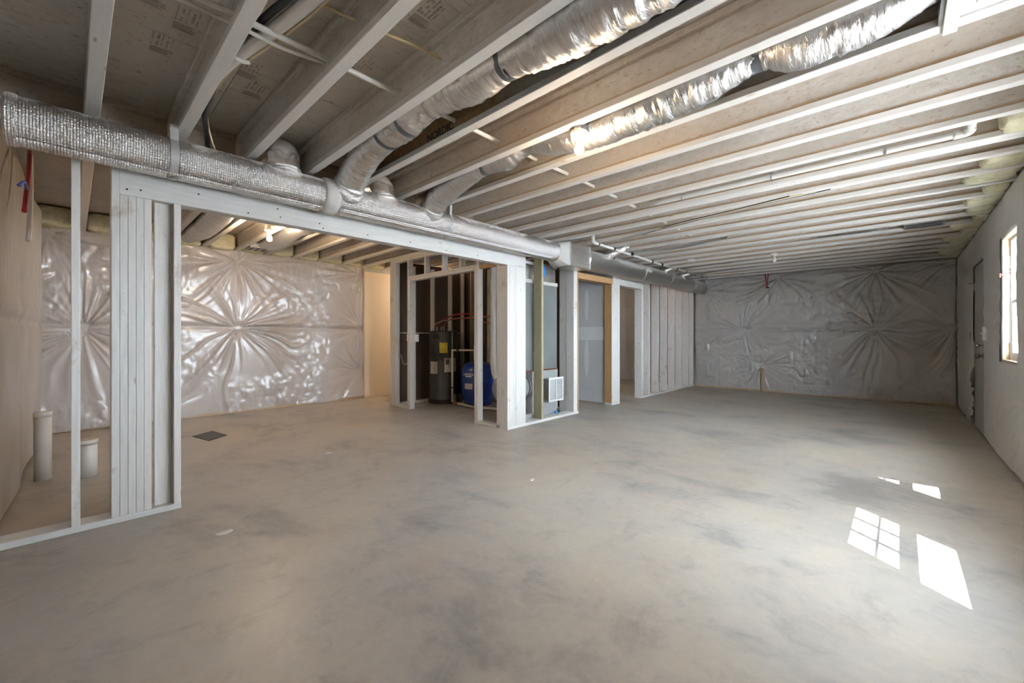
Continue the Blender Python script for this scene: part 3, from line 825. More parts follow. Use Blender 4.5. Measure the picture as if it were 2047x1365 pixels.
XD, ZD, RD = -3.404, 2.300, 0.126
md = empty('main_duct', (XD, 4.9, ZD - RD)); tag(md, 'long round silver foil main duct hung along the partition', 'duct')
ds1 = duct_sleeve('duct_section', [(XD, -0.24, ZD), (XD, 0.5, ZD), (XD, 1.0, ZD), (XD, 1.42, ZD)], [0.128, 0.127, 0.127, 0.128], 'trunk', md, 0.006, 3, 48, 0.9)
duct_sleeve('duct_section', [(XD, 1.42, ZD), (XD, 2.2, ZD), (XD, 3.4, ZD), (XD, 4.46, ZD)], [0.126, 0.128, 0.130, 0.132], 'trunk', md, 0.005, 4, 48, 0.9)
XD2, ZD2, RD2 = -3.386, 2.295, 0.150
duct_sleeve('duct_section', [(XD2, 5.10, ZD2), (XD2, 6.5, ZD2), (XD2, 8.5, ZD2), (XD2, 10.02, ZD2)], [RD2, RD2, RD2, RD2 * 0.98], 'trunk2', md, 0.005, 5, 48, 0.7, 0.02)
def ring(name, y, w, r, mat, xd=XD, zd=ZD, bulge=0.012, parent=md):
    P = [(xd, y - w / 2, zd), (xd, y - w * 0.36, zd), (xd, y - w * 0.15, zd), (xd, y + w * 0.15, zd), (xd, y + w * 0.36, zd), (xd, y + w / 2, zd)]
    R = [r - 0.004, r + bulge * 0.8, r + bulge, r + bulge, r + bulge * 0.8, r - 0.004]
    return G().tube(P, R, 48).build(name, mat, parent, True)
ring('joint_collar', 1.425, 0.13, 0.131, 'mastic', bulge=0.015)
ring('end_band', -0.22, 0.05, 0.128, 'trunk', bulge=0.006)
ring('joint_collar', 8.02, 0.05, RD2, 'mastic', XD2, ZD2, 0.004)
ring('joint_collar', 6.9, 0.03, RD2, 'mastic', XD2, ZD2, 0.003)
ring('joint_collar', 9.3, 0.03, RD2, 'mastic', XD2, ZD2, 0.003)
# lap seam along the lower front of the foil
def lap(y0, y1, ang, r):
    V = []; F = []; n = 60; rs = random.Random(3)
    for i in range(n + 1):
        yy = y0 + (y1 - y0) * i / n
        for a, rr in ((ang, r + 0.002), (ang - 0.16, r + 0.010 + rs.random() * 0.006), (ang - 0.17, r + 0.001)):
            V.append((XD + math.cos(a) * rr, yy, ZD + math.sin(a) * rr))
    for i in range(n):
        for q in (0, 1): F.append((3 * i + q, 3 * i + q + 1, 3 * i + q + 4, 3 * i + q + 3))
    mk('lap_seam', V, F, 'trunk', md)
lap(-0.2, 1.36, -0.95, 0.128); lap(1.49, 4.3, -0.80, 0.129)
# plenum box with its round-to-square transition
XP0, XP1, YP0, YP1, ZP0, ZP1 = -3.549, -3.262, 4.60, 5.125, 2.128, 2.452
pl = box('plenum_box', XP0, XP1, YP0, YP1, ZP0, ZP1, 'sleeve_dull', md, 0.006)
g = G(); n = 48; V = []
for s_, yy in ((0.0, 4.42), (0.35, 4.47), (0.75, 4.54), (1.0, YP0 + 0.004)):
    for i in range(n):
        a = 2 * math.pi * i / n; c, s2 = math.cos(a), math.sin(a)
        m = max(abs(c), abs(s2))
        sqx, sqz = c / m, s2 / m
        cx = XD + ((XP0 + XP1) / 2 - XD) * s_; cz = ZD + ((ZP0 + ZP1) / 2 - ZD) * s_
        rx = 0.134 * c * (1 - s_) + (XP1 - XP0) / 2 * 0.99 * sqx * s_; rz = 0.134 * s2 * (1 - s_) + (ZP1 - ZP0) / 2 * 0.99 * sqz * s_
        V.append((cx + rx, yy, cz + rz))
F = [(i * n + j, i * n + (j + 1) % n, (i + 1) * n + (j + 1) % n, (i + 1) * n + j) for i in range(3) for j in range(n)]
mk('duct_transition', V, [tuple(reversed(f)) for f in F], 'mastic', md, True)
g = G()
for q in range(7): g.box(XP1 + 0.0005, XP1 + 0.004, YP0 + 0.10, YP1 - 0.03, ZP0 + 0.06 + q * 0.033, ZP0 + 0.064 + q * 0.033)
g.build('foil_creases', 'galv', pl)
box('foil_tape', XP1 + 0.0005, XP1 + 0.003, YP0, YP0 + 0.03, ZP0, ZP1, 'crumple', pl, 0)
box('foil_tape', XP1 + 0.0005, XP1 + 0.003, YP1 - 0.03, YP1, ZP0, ZP1, 'crumple', pl, 0)

# galvanised hanger straps round the duct
def strap(y, xt, w=0.042, a1=-1.9, r=RD + 0.006, xd=XD, zd=ZD, lab=''):
    pts = [(xt, ZJ + 0.02)]
    a = 0.75
    while a > a1:
        pts.append((xd + math.cos(a) * r, zd + math.sin(a) * r)); a -= 0.12
    V = []; F = []
    for i, (x, z) in enumerate(pts):
        for off in (0, 0.0015):
            V += [(x + off, y - w / 2, z), (x + off, y + w / 2, z)]
    for i in range(len(pts) - 1):
        b = 4 * i
        F += [(b, b + 1, b + 5, b + 4), (b + 2, b + 6, b + 7, b + 3), (b, b + 4, b + 6, b + 2), (b + 1, b + 3, b + 7, b + 5)]
    tag(mk('hanger_strap', V, F, 'galv_dull', None), lab, 'strap', 'straps holding the main duct')
strap(0.437, -3.31, lab='wide galvanised strap round the duct under the second joist')
strap(2.615, -3.30, 0.022, lab='thin galvanised strap round the duct left of the plenum box')

# ---------------------------------------------------------------- flexible branch ducts
def flex(label, pts, rad, seed, bands=(), mat='sleeve', amp=0.016, collar=None, boot=None, along=0.55, cuts=None):
    base = pts[0]
    t = empty('flex_duct', base); tag(t, label, 'duct', 'flexible branch ducts')
    duct_sleeve('sleeve', pts, rad, mat, t, amp, seed, 36, along, 0.011)
    P = spline([list(p) + [r] for p, r in zip(pts, rad)], 0.011)
    for (xq, w) in bands:
        i = int(np.argmin(np.abs(P[:, 0] - xq))); i = min(max(i, 3), len(P) - 4)
        tdir = P[i + 1, :3] - P[i - 1, :3]; tdir /= np.linalg.norm(tdir)
        c = P[i, :3]; r = P[i, 3]
        G().tube([c - tdir * w / 2, c, c + tdir * w / 2], [r * 1.02, r * 1.03, r * 1.02], 36, False).build('tape_band', 'tape', t, True)
    if collar:
        (c0, c1, r0, r1) = collar
        V, F = tube_geo(np.linspace(np.array(c0), np.array(c1), 10), np.linspace(r0, r1, 10), 36, True, wrapdisp(10, 36, 0.09, seed + 9, 1.3, 12))
        mk('takeoff_collar', V, F, 'crumple', t, True)
    return t
flex('wide silver flexible duct with three dark tape bands leaving at the top photo edge',
     [(-3.33, 1.555, 2.375), (-3.22, 1.55, 2.45), (-2.98, 1.53, 2.545), (-2.70, 1.515, 2.580), (-2.40, 1.51, 2.585), (-2.16, 1.51, 2.60), (-1.98, 1.51, 2.60), (-1.70, 1.51, 2.575), (-1.47, 1.51, 2.57), (-1.36, 1.51, 2.56), (-1.05, 1.51, 2.555), (-0.6, 1.51, 2.55), (0.1, 1.51, 2.555), (0.55, 1.51, 2.57)],
     [0.105, 0.112, 0.115, 0.106, 0.110, 0.090, 0.102, 0.118, 0.098, 0.105, 0.138, 0.141, 0.132, 0.11], 61, [(-2.62, 0.03), (-2.36, 0.035), (-1.44, 0.055)],
     'sleeve_dull', 0.045, ((-3.37, 1.555, 2.345), (-3.27, 1.552, 2.42), 0.135, 0.118))
flex('long silver flexible duct behind the lit bulb, running to the white ceiling box',
     [(-3.33, 2.385, 2.375), (-3.22, 2.37, 2.44), (-2.98, 2.34, 2.52), (-2.62, 2.33, 2.56), (-2.47, 2.33, 2.575), (-2.25, 2.33, 2.565), (-2.02, 2.33, 2.595), (-1.85, 2.33, 2.57), (-1.55, 2.33, 2.53), (-1.20, 2.33, 2.525), (-0.85, 2.33, 2.54), (-0.55, 2.33, 2.56), (-0.47, 2.33, 2.56), (-0.35, 2.33, 2.545), (-0.1, 2.33, 2.55), (0.05, 2.33, 2.57), (0.14, 2.33, 2.58)],
     [0.09, 0.105, 0.112, 0.085, 0.078, 0.095, 0.07, 0.10, 0.125, 0.13, 0.128, 0.085, 0.085, 0.12, 0.125, 0.10, 0.075], 67, [(-2.49, 0.05), (-0.51, 0.07)],
     'sleeve', 0.05, ((-3.37, 2.39, 2.345), (-3.27, 2.378, 2.41), 0.118, 0.105))
flex('pale elbow duct bulging over the main duct, running on into the left room',
     [(-3.40, 1.09, 2.39), (-3.40, 1.09, 2.46), (-3.43, 1.10, 2.53), (-3.54, 1.102, 2.575), (-3.75, 1.102, 2.585), (-4.6, 1.102, 2.57), (-5.3, 1.10, 2.53), (-6.0, 1.10, 2.51), (-6.7, 1.10, 2.54), (-7.25, 1.102, 2.57)],
     [0.115, 0.112, 0.112, 0.112, 0.10, 0.11, 0.13, 0.14, 0.13, 0.10], 71, (), 'sleeve_dull', 0.03, ((-3.40, 1.09, 2.385), (-3.40, 1.09, 2.425), 0.135, 0.122))
flex('silver duct over the left bulb, peeking out behind the main duct at the fifth joist',
     [(-3.40, 1.92, 2.39), (-3.40, 1.92, 2.45), (-3.44, 1.92, 2.52), (-3.55, 1.92, 2.565), (-3.75, 1.92, 2.58), (-4.5, 1.92, 2.56), (-5.1, 1.92, 2.52), (-5.5, 1.92, 2.53), (-6.0, 1.92, 2.515), (-6.5, 1.92, 2.52), (-6.85, 1.92, 2.56)],
     [0.10, 0.10, 0.10, 0.10, 0.10, 0.125, 0.14, 0.12, 0.14, 0.13, 0.09], 73, (), 'sleeve_dull', 0.02, ((-3.385, 1.92, 2.385), (-3.385, 1.92, 2.43), 0.12, 0.10))
flex('short silver duct leaving the main duct just past the plenum box, under the white pipe',
     [(-3.34, 5.73, 2.40), (-3.25, 5.74, 2.455), (-3.08, 5.86, 2.535), (-2.8, 6.01, 2.56), (-2.3, 6.02, 2.55), (-1.7, 6.02, 2.57)],
     [0.09, 0.095, 0.10, 0.10, 0.11, 0.08], 79, [(-1.72, 0.05)], 'sleeve_dull', 0.02, ((-3.40, 5.73, 2.37), (-3.28, 5.73, 2.44), 0.135, 0.10))
flex('silver branch duct at the second takeoff along the far half of the main duct',
     [(-3.34, 7.83, 2.40), (-3.25, 7.85, 2.46), (-3.05, 8.02, 2.54), (-2.7, 8.06, 2.57), (-2.2, 8.06, 2.57)],
     [0.08, 0.09, 0.10, 0.10, 0.09], 83, (), 'sleeve', 0.03, ((-3.40, 7.83, 2.37), (-3.28, 7.83, 2.44), 0.12, 0.095))
flex('silver branch duct at the last takeoff near the far wall',
     [(-3.34, 8.70, 2.41), (-3.25, 8.72, 2.46), (-3.05, 8.83, 2.53), (-2.7, 8.87, 2.56), (-2.0, 8.87, 2.57)],
     [0.08, 0.09, 0.10, 0.10, 0.08], 89, [(-2.05, 0.06)], 'sleeve', 0.03, ((-3.40, 8.70, 2.37), (-3.28, 8.70, 2.44), 0.12, 0.095))
flex('grey flexible duct beside the far joists leading to the ceiling register',
     [(-1.2, 6.83, 2.60), (-0.7, 6.83, 2.58), (-0.2, 6.83, 2.575), (0.02, 6.83, 2.575)],
     [0.06, 0.10, 0.10, 0.06], 93, (), 'sleeve_dull', 0.02)

# ---------------------------------------------------------------- registers and ceiling boxes
def register(x, y0, y1, lx, lab, z=ZJ + 0.02):
    t = empty('register_boot', (x, (y0 + y1) / 2, z)); tag(t, lab, 'register', 'ceiling register boots')
    box('boot', x - lx / 2, x + lx / 2, y0, y1, z, z + 0.10, 'galv', t, 0.003)
    g = G()
    for q in range(3): g.box(x - lx / 2 + 0.02, x + lx / 2 - 0.02, y0 + 0.03 + q * 0.08, y0 + 0.06 + q * 0.08, z - 0.004, z - 0.0005)
    g.build('slots', 'tape', t)
register(0.20, jr(16) + 0.02, jr(17) - FL - 0.02, 0.34, 'galvanised register boot between far joists near the window wall', ZJ - 0.004)
register(-7.0, jr(4) + 0.02, jr(5) - FL - 0.02, 0.26, 'galvanised register boot above the left plastic sheet', ZJ - 0.004)
cb = empty('ceiling_box', (0.42, 2.33, ZJ)); tag(cb, 'white framed box between joists at the upper right photo corner', 'box')
box('panel', 0.16, XR - 0.02, jr(5) + 0.003, jr(6) - FL - 0.003, ZJ + 0.010, ZJ + 0.025, 'white', cb)
for x in (0.13, 0.415):
    box('strap_rail', x, x + 0.045, jr(5) - FL, jr(6), ZJ - 0.014, ZJ - 0.001, 'white', cb)
box('raised_panel', 0.22, 0.39, jr(5) + 0.06, jr(6) - FL - 0.06, ZJ + 0.002, ZJ + 0.009, 'vinyl', cb, 0)
box('side_plate', 0.115, 0.129, jr(5) + 0.003, jr(6) - FL - 0.003, ZJ - 0.002, ZS - 0.09, 'galv', cb, 0)

# ---------------------------------------------------------------- lights
BULB_OBJ = []
def fixture(x, y, z, lit, lab, key=None, box_metal=True, drop=0.0):
    t = empty('bulb_socket', (x, y, z - 0.13)); tag(t, lab, 'light fixture', 'bare bulb sockets')
    if box_metal:
        V, F = lathe([(0.05, z + 0.002), (0.05, z + 0.045)], x, y, 8); mk('octagon_box', V, F, 'galv', t)
    V, F = lathe([(0.055, z), (0.058, z - 0.008), (0.052, z - 0.018), (0.034, z - 0.026), (0.026, z - 0.030), (0.024, z - 0.048)], x, y, 28)
    mk('socket', [v for v in V], [tuple(reversed(f)) for f in F], 'porcelain', t, True)
    zb = z - 0.048
    prof = [(0.012, zb + 0.004), (0.013, zb - 0.008), (0.016, zb - 0.022), (0.024, zb - 0.038), (0.0295, zb - 0.054), (0.0295, zb - 0.066), (0.024, zb - 0.080), (0.012, zb - 0.089), (0.003, zb - 0.091)]
    V, F = lathe(prof, x, y, 24)
    mk('bulb', V, [tuple(reversed(f)) for f in F], 'bulb_on' if lit else 'bulb_off', t, True)
    if lit:
        ld = bpy.data.lights.new('bulb_light', 'POINT'); ld.energy = BULB_W[key]; ld.color = (1.0, 0.74, 0.48); ld.shadow_soft_size = 0.03
        lo = bpy.data.objects.new('bulb_light', ld); COL.objects.link(lo); lo.parent = t
        lo.location = (0, 0, (zb - 0.135) - (z - 0.13))
    return t
fixture(-1.477, 2.19, 2.448, True, 'lit bare bulb under the joists in the main room', 'main')
fixture(-5.45, 1.60, 2.43, True, 'lit bare bulb in the left room beyond the framed opening', 'left')
fixture(-1.424, 7.46, 2.45, False, 'unlit bare bulb socket near the far wall', None, False)
fixture(-6.85, 5.3, 2.42, True, 'lit bare bulb hidden in the hallway past the closet', 'hall')
fixture(-5.2, 8.2, 2.42, True, 'lit bare bulb in the back room beyond the white far doorway', 'rear')
sd = empty('smoke_alarm', (-2.57, 7.15, 2.43)); tag(sd, 'round white smoke alarm under the joists near the far duct end', 'smoke alarm')
V, F = lathe([(0.058, 2.435), (0.066, 2.442), (0.066, 2.462)], -2.57, 7.15, 28); mk('alarm_body', V, [f for f in F], 'white', sd, True)
V, F = lathe([(0.02, 2.430), (0.022, 2.4345)], -2.57, 7.15, 16); mk('alarm_button', V, F, 'white', sd)

# ---------------------------------------------------------------- pipes and cables overhead
def tube_thing(name, pts, r, mat, label, cat, group=None, n=12, step=0.05, parent=None):
    P = spline(pts, step); V, F = tube_geo(P, r, n); o = mk(name, V, F, mat, parent, True)
    if parent is None: tag(o, label, cat, group)
    return o
tube_thing('water_pipe', [(-2.14, -0.2, 2.575), (-2.13, 1.0, 2.575), (-2.12, 2.2, 2.572), (-2.09, 3.6, 2.565), (-2.09, 4.9, 2.555), (-2.09, 6.2, 2.55)], 0.0145, 'pvc', 'long thin white pipe threaded through the joist webs', 'pipe')
tube_thing('water_pipe', [(-2.21, -0.2, 2.575), (-2.20, 0.48, 2.575), (-2.185, 0.70, 2.56), (-2.165, 0.90, 2.572)], 0.009, 'pvc', 'thinner white tube beside the long pipe at the second joist gap', 'pipe')
tube_thing('water_pipe', [(-2.20, 0.50, 2.62), (-2.22, 0.57, 2.62), (-2.24, 0.64, 2.62)], 0.014, 'red', 'short red tube stub behind the sagging white pipe', 'pipe')
tube_thing('cable', [(-1.93, 0.52, 2.66), (-1.84, 0.86, 2.62), (-1.80, 1.0, 2.61), (-1.76, 1.15, 2.605), (-1.725, 1.30, 2.59)], 0.007, 'yellow_wire', 'yellowish cable drooping between the third and fourth joists', 'cable')
dp = empty('drain_pipe', (-1.9, 0.68, 2.5)); tag(dp, 'sagging white drain pipe with black cables beside the second joist', 'pipe')
tube_thing('pipe_run', [(-1.0, 0.80, 2.62), (-1.6, 0.735, 2.61), (-1.85, 0.70, 2.605), (-2.15, 0.645, 2.60), (-2.42, 0.59, 2.60), (-2.7, 0.553, 2.605), (-3.1, 0.553, 2.61), (-3.35, 0.553, 2.61)], 0.030, 'pvc', '', '', parent=dp, n=18)
tube_thing('black_cable', [(-1.2, 0.72, 2.63), (-1.8, 0.655, 2.615), (-2.1, 0.60, 2.61), (-2.5, 0.55, 2.60), (-3.1, 0.56, 2.55), (-3.3, 0.60, 2.50), (-3.42, 0.63, 2.44)], 0.016, 'black', '', '', parent=dp)
tube_thing('pale_wire', [(-1.3, 0.80, 2.60), (-1.6, 0.768, 2.595), (-1.85, 0.735, 2.59), (-2.15, 0.685, 2.585), (-2.42, 0.63, 2.585), (-2.6, 0.585, 2.59), (-3.0, 0.56, 2.565), (-3.2, 0.585, 2.55), (-3.30, 0.62, 2.48), (-3.38, 0.66, 2.43)], 0.005, 'yellow_wire', '', '', parent=dp)
tube_thing('white_strap', [(-2.44, 0.55, 2.565), (-2.445, 0.59, 2.563), (-2.45, 0.625, 2.575)], 0.010, 'pvc', '', '', parent=dp)
# white conduit with an elbow, hung beside the doubled joist
cd = empty('conduit', (-0.6, 4.08, 2.5)); tag(cd, 'white conduit with right-angle elbow running along a joist toward the window wall', 'pipe')
G().tube(spline([(-1.88, 4.07, 2.52), (-0.8, 4.075, 2.52), (0.30, 4.08, 2.52)], 0.1), 0.022, 14).build('conduit_run', 'pvc', cd, True)
G().tube([(0.332, 3.765, 2.52), (0.332, 4.07, 2.52)], 0.024, 14).build('elbow_arm', 'pvc', cd, True)
G().tube(spline([(0.26, 4.08, 2.52), (0.31, 4.08, 2.52), (0.332, 4.06, 2.52), (0.332, 4.0, 2.52)], 0.01), 0.029, 14).build('elbow', 'pvc', cd, True)
for x in (-1.55, -0.8, -0.08):
    box('hook', x - 0.005, x + 0.005, 4.05, 4.105, 2.49, 2.56, 'galv', cd, 0)
# white pipe run beside the far half of the main duct
pr2 = empty('vent_pipe', (-3.05, 7.2, 2.4)); tag(pr2, 'white pipe with black clamps running beside the far half of the duct', 'pipe')
G().tube([(-3.0, 4.80, 2.425), (-3.07, 7.0, 2.43), (-3.03, 9.40, 2.435)], 0.018, 14).build('pipe_run', 'pvc', pr2, True)
G().tube(spline([(-3.0, 4.86, 2.425), (-3.0, 4.80, 2.43), (-3.0, 4.78, 2.46), (-3.0, 4.78, 2.66)], 0.02), 0.022, 14).build('riser', 'pvc', pr2, True)
G().tube([(-3.03, 9.38, 2.435), (-3.02, 9.42, 2.435), (-2.98, 9.43, 2.44)], 0.024, 14).build('end_elbow', 'pvc', pr2, True)
for q, yy in enumerate((4.92, 5.35, 5.9, 6.15, 6.7, 7.1, 7.75, 8.2, 8.7, 9.1)):
    G().tube([(-3.05 + (0.045 if yy < 6 else 0.0), yy - 0.012, 2.428), (-3.05 + (0.045 if yy < 6 else 0.0), yy + 0.012, 2.428)], 0.0225, 14).build('clamp', 'black', pr2)
bd = empty('cable_bundle', (-1.4, 4.7, 2.45)); tag(bd, 'loose bundle of black and pale cables stapled under the twelfth joist', 'cable')
for q in range(5):
    tube_thing('cable', [(-2.4 - 0.1 * q, 5.0 + 0.01 * q, 2.461), (-1.9, 4.75 + 0.012 * q, 2.456 - 0.003 * q), (-1.2, 4.63 + 0.012 * q, 2.458), (-0.75 + 0.1 * q, 4.55 + 0.012 * q, 2.463)], 0.005, ('black', 'yellow_wire', 'pvc_dirty', 'black', 'pvc_dirty')[q], '', '', parent=bd)

# dangling tubes by the near wall
tube_thing('water_pipe', [(-4.45, -0.205, 2.46), (-4.21, -0.20, 2.235), (-3.98, -0.20, 2.03), (-3.87, -0.20, 1.92)], 0.012, 'red', 'red tube dangling below the main duct at the left photo edge', 'pipe')
tube_thing('water_pipe', [(-4.50, -0.205, 2.45), (-4.46, -0.20, 2.2), (-4.35, -0.20, 2.0), (-4.22, -0.20, 1.80)], 0.013, 'pvc', 'white tube dangling beside the red tube at the left photo edge', 'pipe')
tube_thing('cable', [(-3.50, -0.20, 1.985), (-3.8, -0.195, 2.08), (-4.1, -0.20, 2.10)], 0.008, 'blue_wire', 'short blue wire behind the dangling red tube', 'cable')
fk = empty('hanging_tubes', (-2.03, 9.9, 2.18)); tag(fk, 'pair of red tubes hanging from the ceiling in front of the far wall', 'pipe')
tube_thing('red_tube', [(-2.06, 9.9, 2.49), (-2.045, 9.9, 2.38), (-2.03, 9.9, 2.19)], 0.011, 'red', '', '', parent=fk)
tube_thing('red_tube', [(-1.995, 9.9, 2.49), (-2.01, 9.9, 2.38), (-2.02, 9.9, 2.19)], 0.011, 'red', '', '', parent=fk)
box('tie', -2.045, -1.985, 9.88, 9.92, 2.17, 2.195, 'black', fk)

# ---------------------------------------------------------------- floor stubs and small floor things
def stub(x, y, r, h, lab):
    t = empty('pipe_stub', (x, y, 0)); tag(t, lab, 'pipe', 'capped pipe stubs in the slab')
    V, F = lathe([(r, 0.0), (r, h)], x, y, 28); mk('pipe', V, F, 'pvc_dirty', t, False)
    V, F = lathe([(r * 1.06, h - 0.035), (r * 1.06, h + 0.004), (r * 0.9, h + 0.006)], x, y, 28); mk('cap', V, F, 'pvc_dirty', t, False)
    for o in t.children:
        for p in o.data.polygons: p.use_smooth = len(p.vertices) == 4
stub(-5.08, -0.165, 0.050, 0.545, 'tall slim capped pipe stub standing against the near plastic')
stub(-4.93, 0.085, 0.062, 0.30, 'short wide capped pipe stub behind the lone stud')
V = [(-5.985, 0.954, 0), (-5.60, 1.04, 0), (-5.77, 1.245, 0), (-6.15, 1.175, 0)]
tag(mk('floor_plate', V + [(a, b, 0.008) for a, b, c in V], [(3, 2, 1, 0), (4, 5, 6, 7), (0, 1, 5, 4), (1, 2, 6, 5), (2, 3, 7, 6), (3, 0, 4, 7)], 'plate', None), 'dark rectangular plate lying on the left room floor', 'plate')
tag(box('pipe_board', -2.145, -2.10, YF - 0.135, YF - 0.10, 0.0, 0.50, 'tanwood', None, 0.004), 'short upright board against the far plastic sheet', 'board')
def scrap(x, y, s, sd, lab):
    r = random.Random(sd); n = 9; V = []
    for zz in (0.0, 0.003):
        for i in range(n):
            a = 6.283 * i / n; q = s * (0.6 + 0.6 * random.Random(sd * 31 + i).random()); V.append((x + math.cos(a) * q * 0.7, y + math.sin(a) * q * 1.3, zz + (0.004 * random.Random(sd + i).random() if zz else 0)))
    tag(mk('paper_scrap', V, [tuple(range(n - 1, -1, -1)), tuple(range(n, 2 * n))] + [(i, (i + 1) % n, (i + 1) % n + n, i + n) for i in range(n)], 'chalkpaper', None), lab, 'scrap', 'scraps on the floor')
scrap(-4.15, 1.75, 0.03, 1, 'small white scrap on the floor left of the corner post')
scrap(-2.92, 0.62, 0.035, 2, 'chalky white smear on the floor in front of the short stud wall')
scrap(-2.18, 2.55, 0.025, 3, 'tiny white crumb on the floor toward the room middle')

# ---------------------------------------------------------------- rim insulation batts
def batt(x0, x1, y0, y1, z0, z1, seed, lab, grp):
    nx, ny, nz = 10, 12, 9; V = []; F = []
    rs = np.random.RandomState(seed)
    # rounded lumpy pillow (cube sphere style projection)
    idx = {}
    def pt(i, j, k):
        if (i, j, k) in idx: return idx[(i, j, k)]
        u, v, w = 2 * i / nx - 1, 2 * j / ny - 1, 2 * k / nz - 1
        m = (abs(u) ** 5 + abs(v) ** 5 + abs(w) ** 5) ** 0.2
        s = 1.0 / m if m > 1 else 1.0
        q = 1.0 + 0.14 * (rs.rand() - 0.5)
        idx[(i, j, k)] = len(V)
        V.append(((x0 + x1) / 2 + u * s * q * (x1 - x0) / 2, (y0 + y1) / 2 + v * s * (y1 - y0) / 2 * 0.99, (z0 + z1) / 2 + w * s * min(q, 1.0) * (z1 - z0) / 2))
        return idx[(i, j, k)]
    for j in range(ny):
        for k in range(nz):
            F.append((pt(0, j, k), pt(0, j, k + 1), pt(0, j + 1, k + 1), pt(0, j + 1, k)))
            F.append((pt(nx, j, k), pt(nx, j + 1, k), pt(nx, j + 1, k + 1), pt(nx, j, k + 1)))
    for i in range(nx):
        for k in range(nz):
            F.append((pt(i, 0, k), pt(i + 1, 0, k), pt(i + 1, 0, k + 1), pt(i, 0, k + 1)))
            F.append((pt(i, ny, k), pt(i, ny, k + 1), pt(i + 1, ny, k + 1), pt(i + 1, ny, k)))
        for j in range(ny):
            F.append((pt(i, j, 0), pt(i, j + 1, 0), pt(i + 1, j + 1, 0), pt(i + 1, j, 0)))
            F.append((pt(i, j, nz), pt(i + 1, j, nz), pt(i + 1, j + 1, nz), pt(i, j + 1, nz)))
    tag(mk('insulation_batt', V, F, 'insul', None, True), lab, 'insulation', grp)
for k in range(-1, 10):
    y0 = (jr(k) if k >= 0 else YN + 0.045) + 0.008; y1 = jr(k + 1) - FL - 0.008
    nm = 'between the near wall and the first joist' if k < 0 else 'between the %s and %s joists' % (ORD[k], ORD[k + 1])
    batt(XL + 0.005, XL + 0.16 + rng.random() * 0.08, y0, y1, ZJ - 0.02 + rng.random() * 0.02, ZS - 0.015, 100 + k, 'yellow insulation batt above the left wall ' + nm, 'insulation batts above the left wall')
for k in range(9, NJ - 1):
    if k == 10: continue
    y0 = jr(k) + 0.008; y1 = jr(k + 1) - FL - 0.008
    batt(XR - (0.10 + rng.random() * 0.22), XR - 0.005, y0, y1, ZJ - 0.025 + rng.random() * 0.02, ZS - 0.015, 200 + k, 'yellow insulation batt above the window wall between the %s and %s joists' % (ORD[k], ORD[k + 1]), 'insulation batts above the window wall')

# ---------------------------------------------------------------- closet equipment
HX, HY = -5.93, 4.53
wh = empty('water_heater', (HX, HY, 0)); tag(wh, 'tall dark grey cylindrical water heater with yellow and white labels', 'water heater')
V, F = lathe([(0.262, 0.0), (0.262, 0.05), (0.25, 0.07), (0.25, 1.235), (0.246, 1.25), (0.23, 1.262)], HX, HY, 48)
o = mk('tank_body', V, F, 'heater', wh)
for p in o.data.polygons: p.use_smooth = len(p.vertices) == 4
V, F = lathe([(0.268, 0.0005), (0.268, 0.055), (0.252, 0.075)], HX, HY, 40); mk('base_ring', V, F, 'black', wh)
def curved(name, a0, a1, z0, z1, mat, r=0.2515, cx=HX, cy=HY, parent=wh):
    V = []; F = []; n = 8
    for rr in (r, r + 0.0012):
        for i in range(n + 1):
            a = a0 + (a1 - a0) * i / n
            V += [(cx + math.cos(a) * rr, cy + math.sin(a) * rr, z0), (cx + math.cos(a) * rr, cy + math.sin(a) * rr, z1)]
    m = 2 * (n + 1)
    for i in range(n):
        b = 2 * i; F += [(b, b + 1, b + 3, b + 2), (m + b, m + b + 2, m + b + 3, m + b + 1), (b, b + 2, m + b + 2, m + b), (b + 1, m + b + 1, m + b + 3, b + 3)]
    return mk(name, V, F, mat, parent)
view_a = math.atan2(-HY, -HX)   # side of the tank that faces the camera
curved('label', view_a - 0.28, view_a + 0.27, 0.88, 1.06, 'label_yellow')
curved('label', view_a - 1.10, view_a - 0.42, 0.52, 0.73, 'label_white')
curved('label', view_a + 0.05, view_a + 0.95, 0.55, 0.79, 'label_white')
curved('label', view_a + 0.14, view_a + 0.38, 0.68, 0.77, 'label_dark', 0.2532)
curved('control_cover', view_a - 0.75, view_a - 0.25, 1.12, 1.19, 'black', 0.252)
for px_, q in ((-0.13, 0), (0.07, 1), (0.0, 2)):
    G().tube([(HX + px_, HY - 0.05, 1.25), (HX + px_, HY - 0.05, 1.34)], 0.014, 10).build('nipple', 'galv', wh, True)
def cpipe(pts, r, mat, lab, grp='closet plumbing lines'):
    return tube_thing('supply_pipe', pts, r, mat, lab, 'pipe', grp, 10, 0.03)
cpipe([(HX - 0.13, HY - 0.05, 1.335), (HX - 0.10, HY, 1.42), (HX + 0.10, HY + 0.08, 1.53), (HX + 0.35, HY + 0.15, 1.56), (HX + 0.62, HY + 0.18, 1.55)], 0.011, 'red', 'upper red tube arching off the water heater top')
cpipe([(HX + 0.07, HY - 0.05, 1.335), (HX + 0.09, HY - 0.02, 1.42), (HX + 0.20, HY + 0.03, 1.47), (HX + 0.55, HY + 0.12, 1.48), (HX + 1.1, HY + 0.2, 1.50)], 0.013, 'copper', 'copper coloured tube bending right off the water heater top')
cpipe([(HX - 0.2, HY - 0.1, 1.27), (HX - 0.12, HY - 0.12, 1.36), (HX + 0.02, HY - 0.08, 1.43), (HX + 0.18, HY, 1.46)], 0.006, 'pvc_dirty', 'thin pale tube rising off the water heater left side')
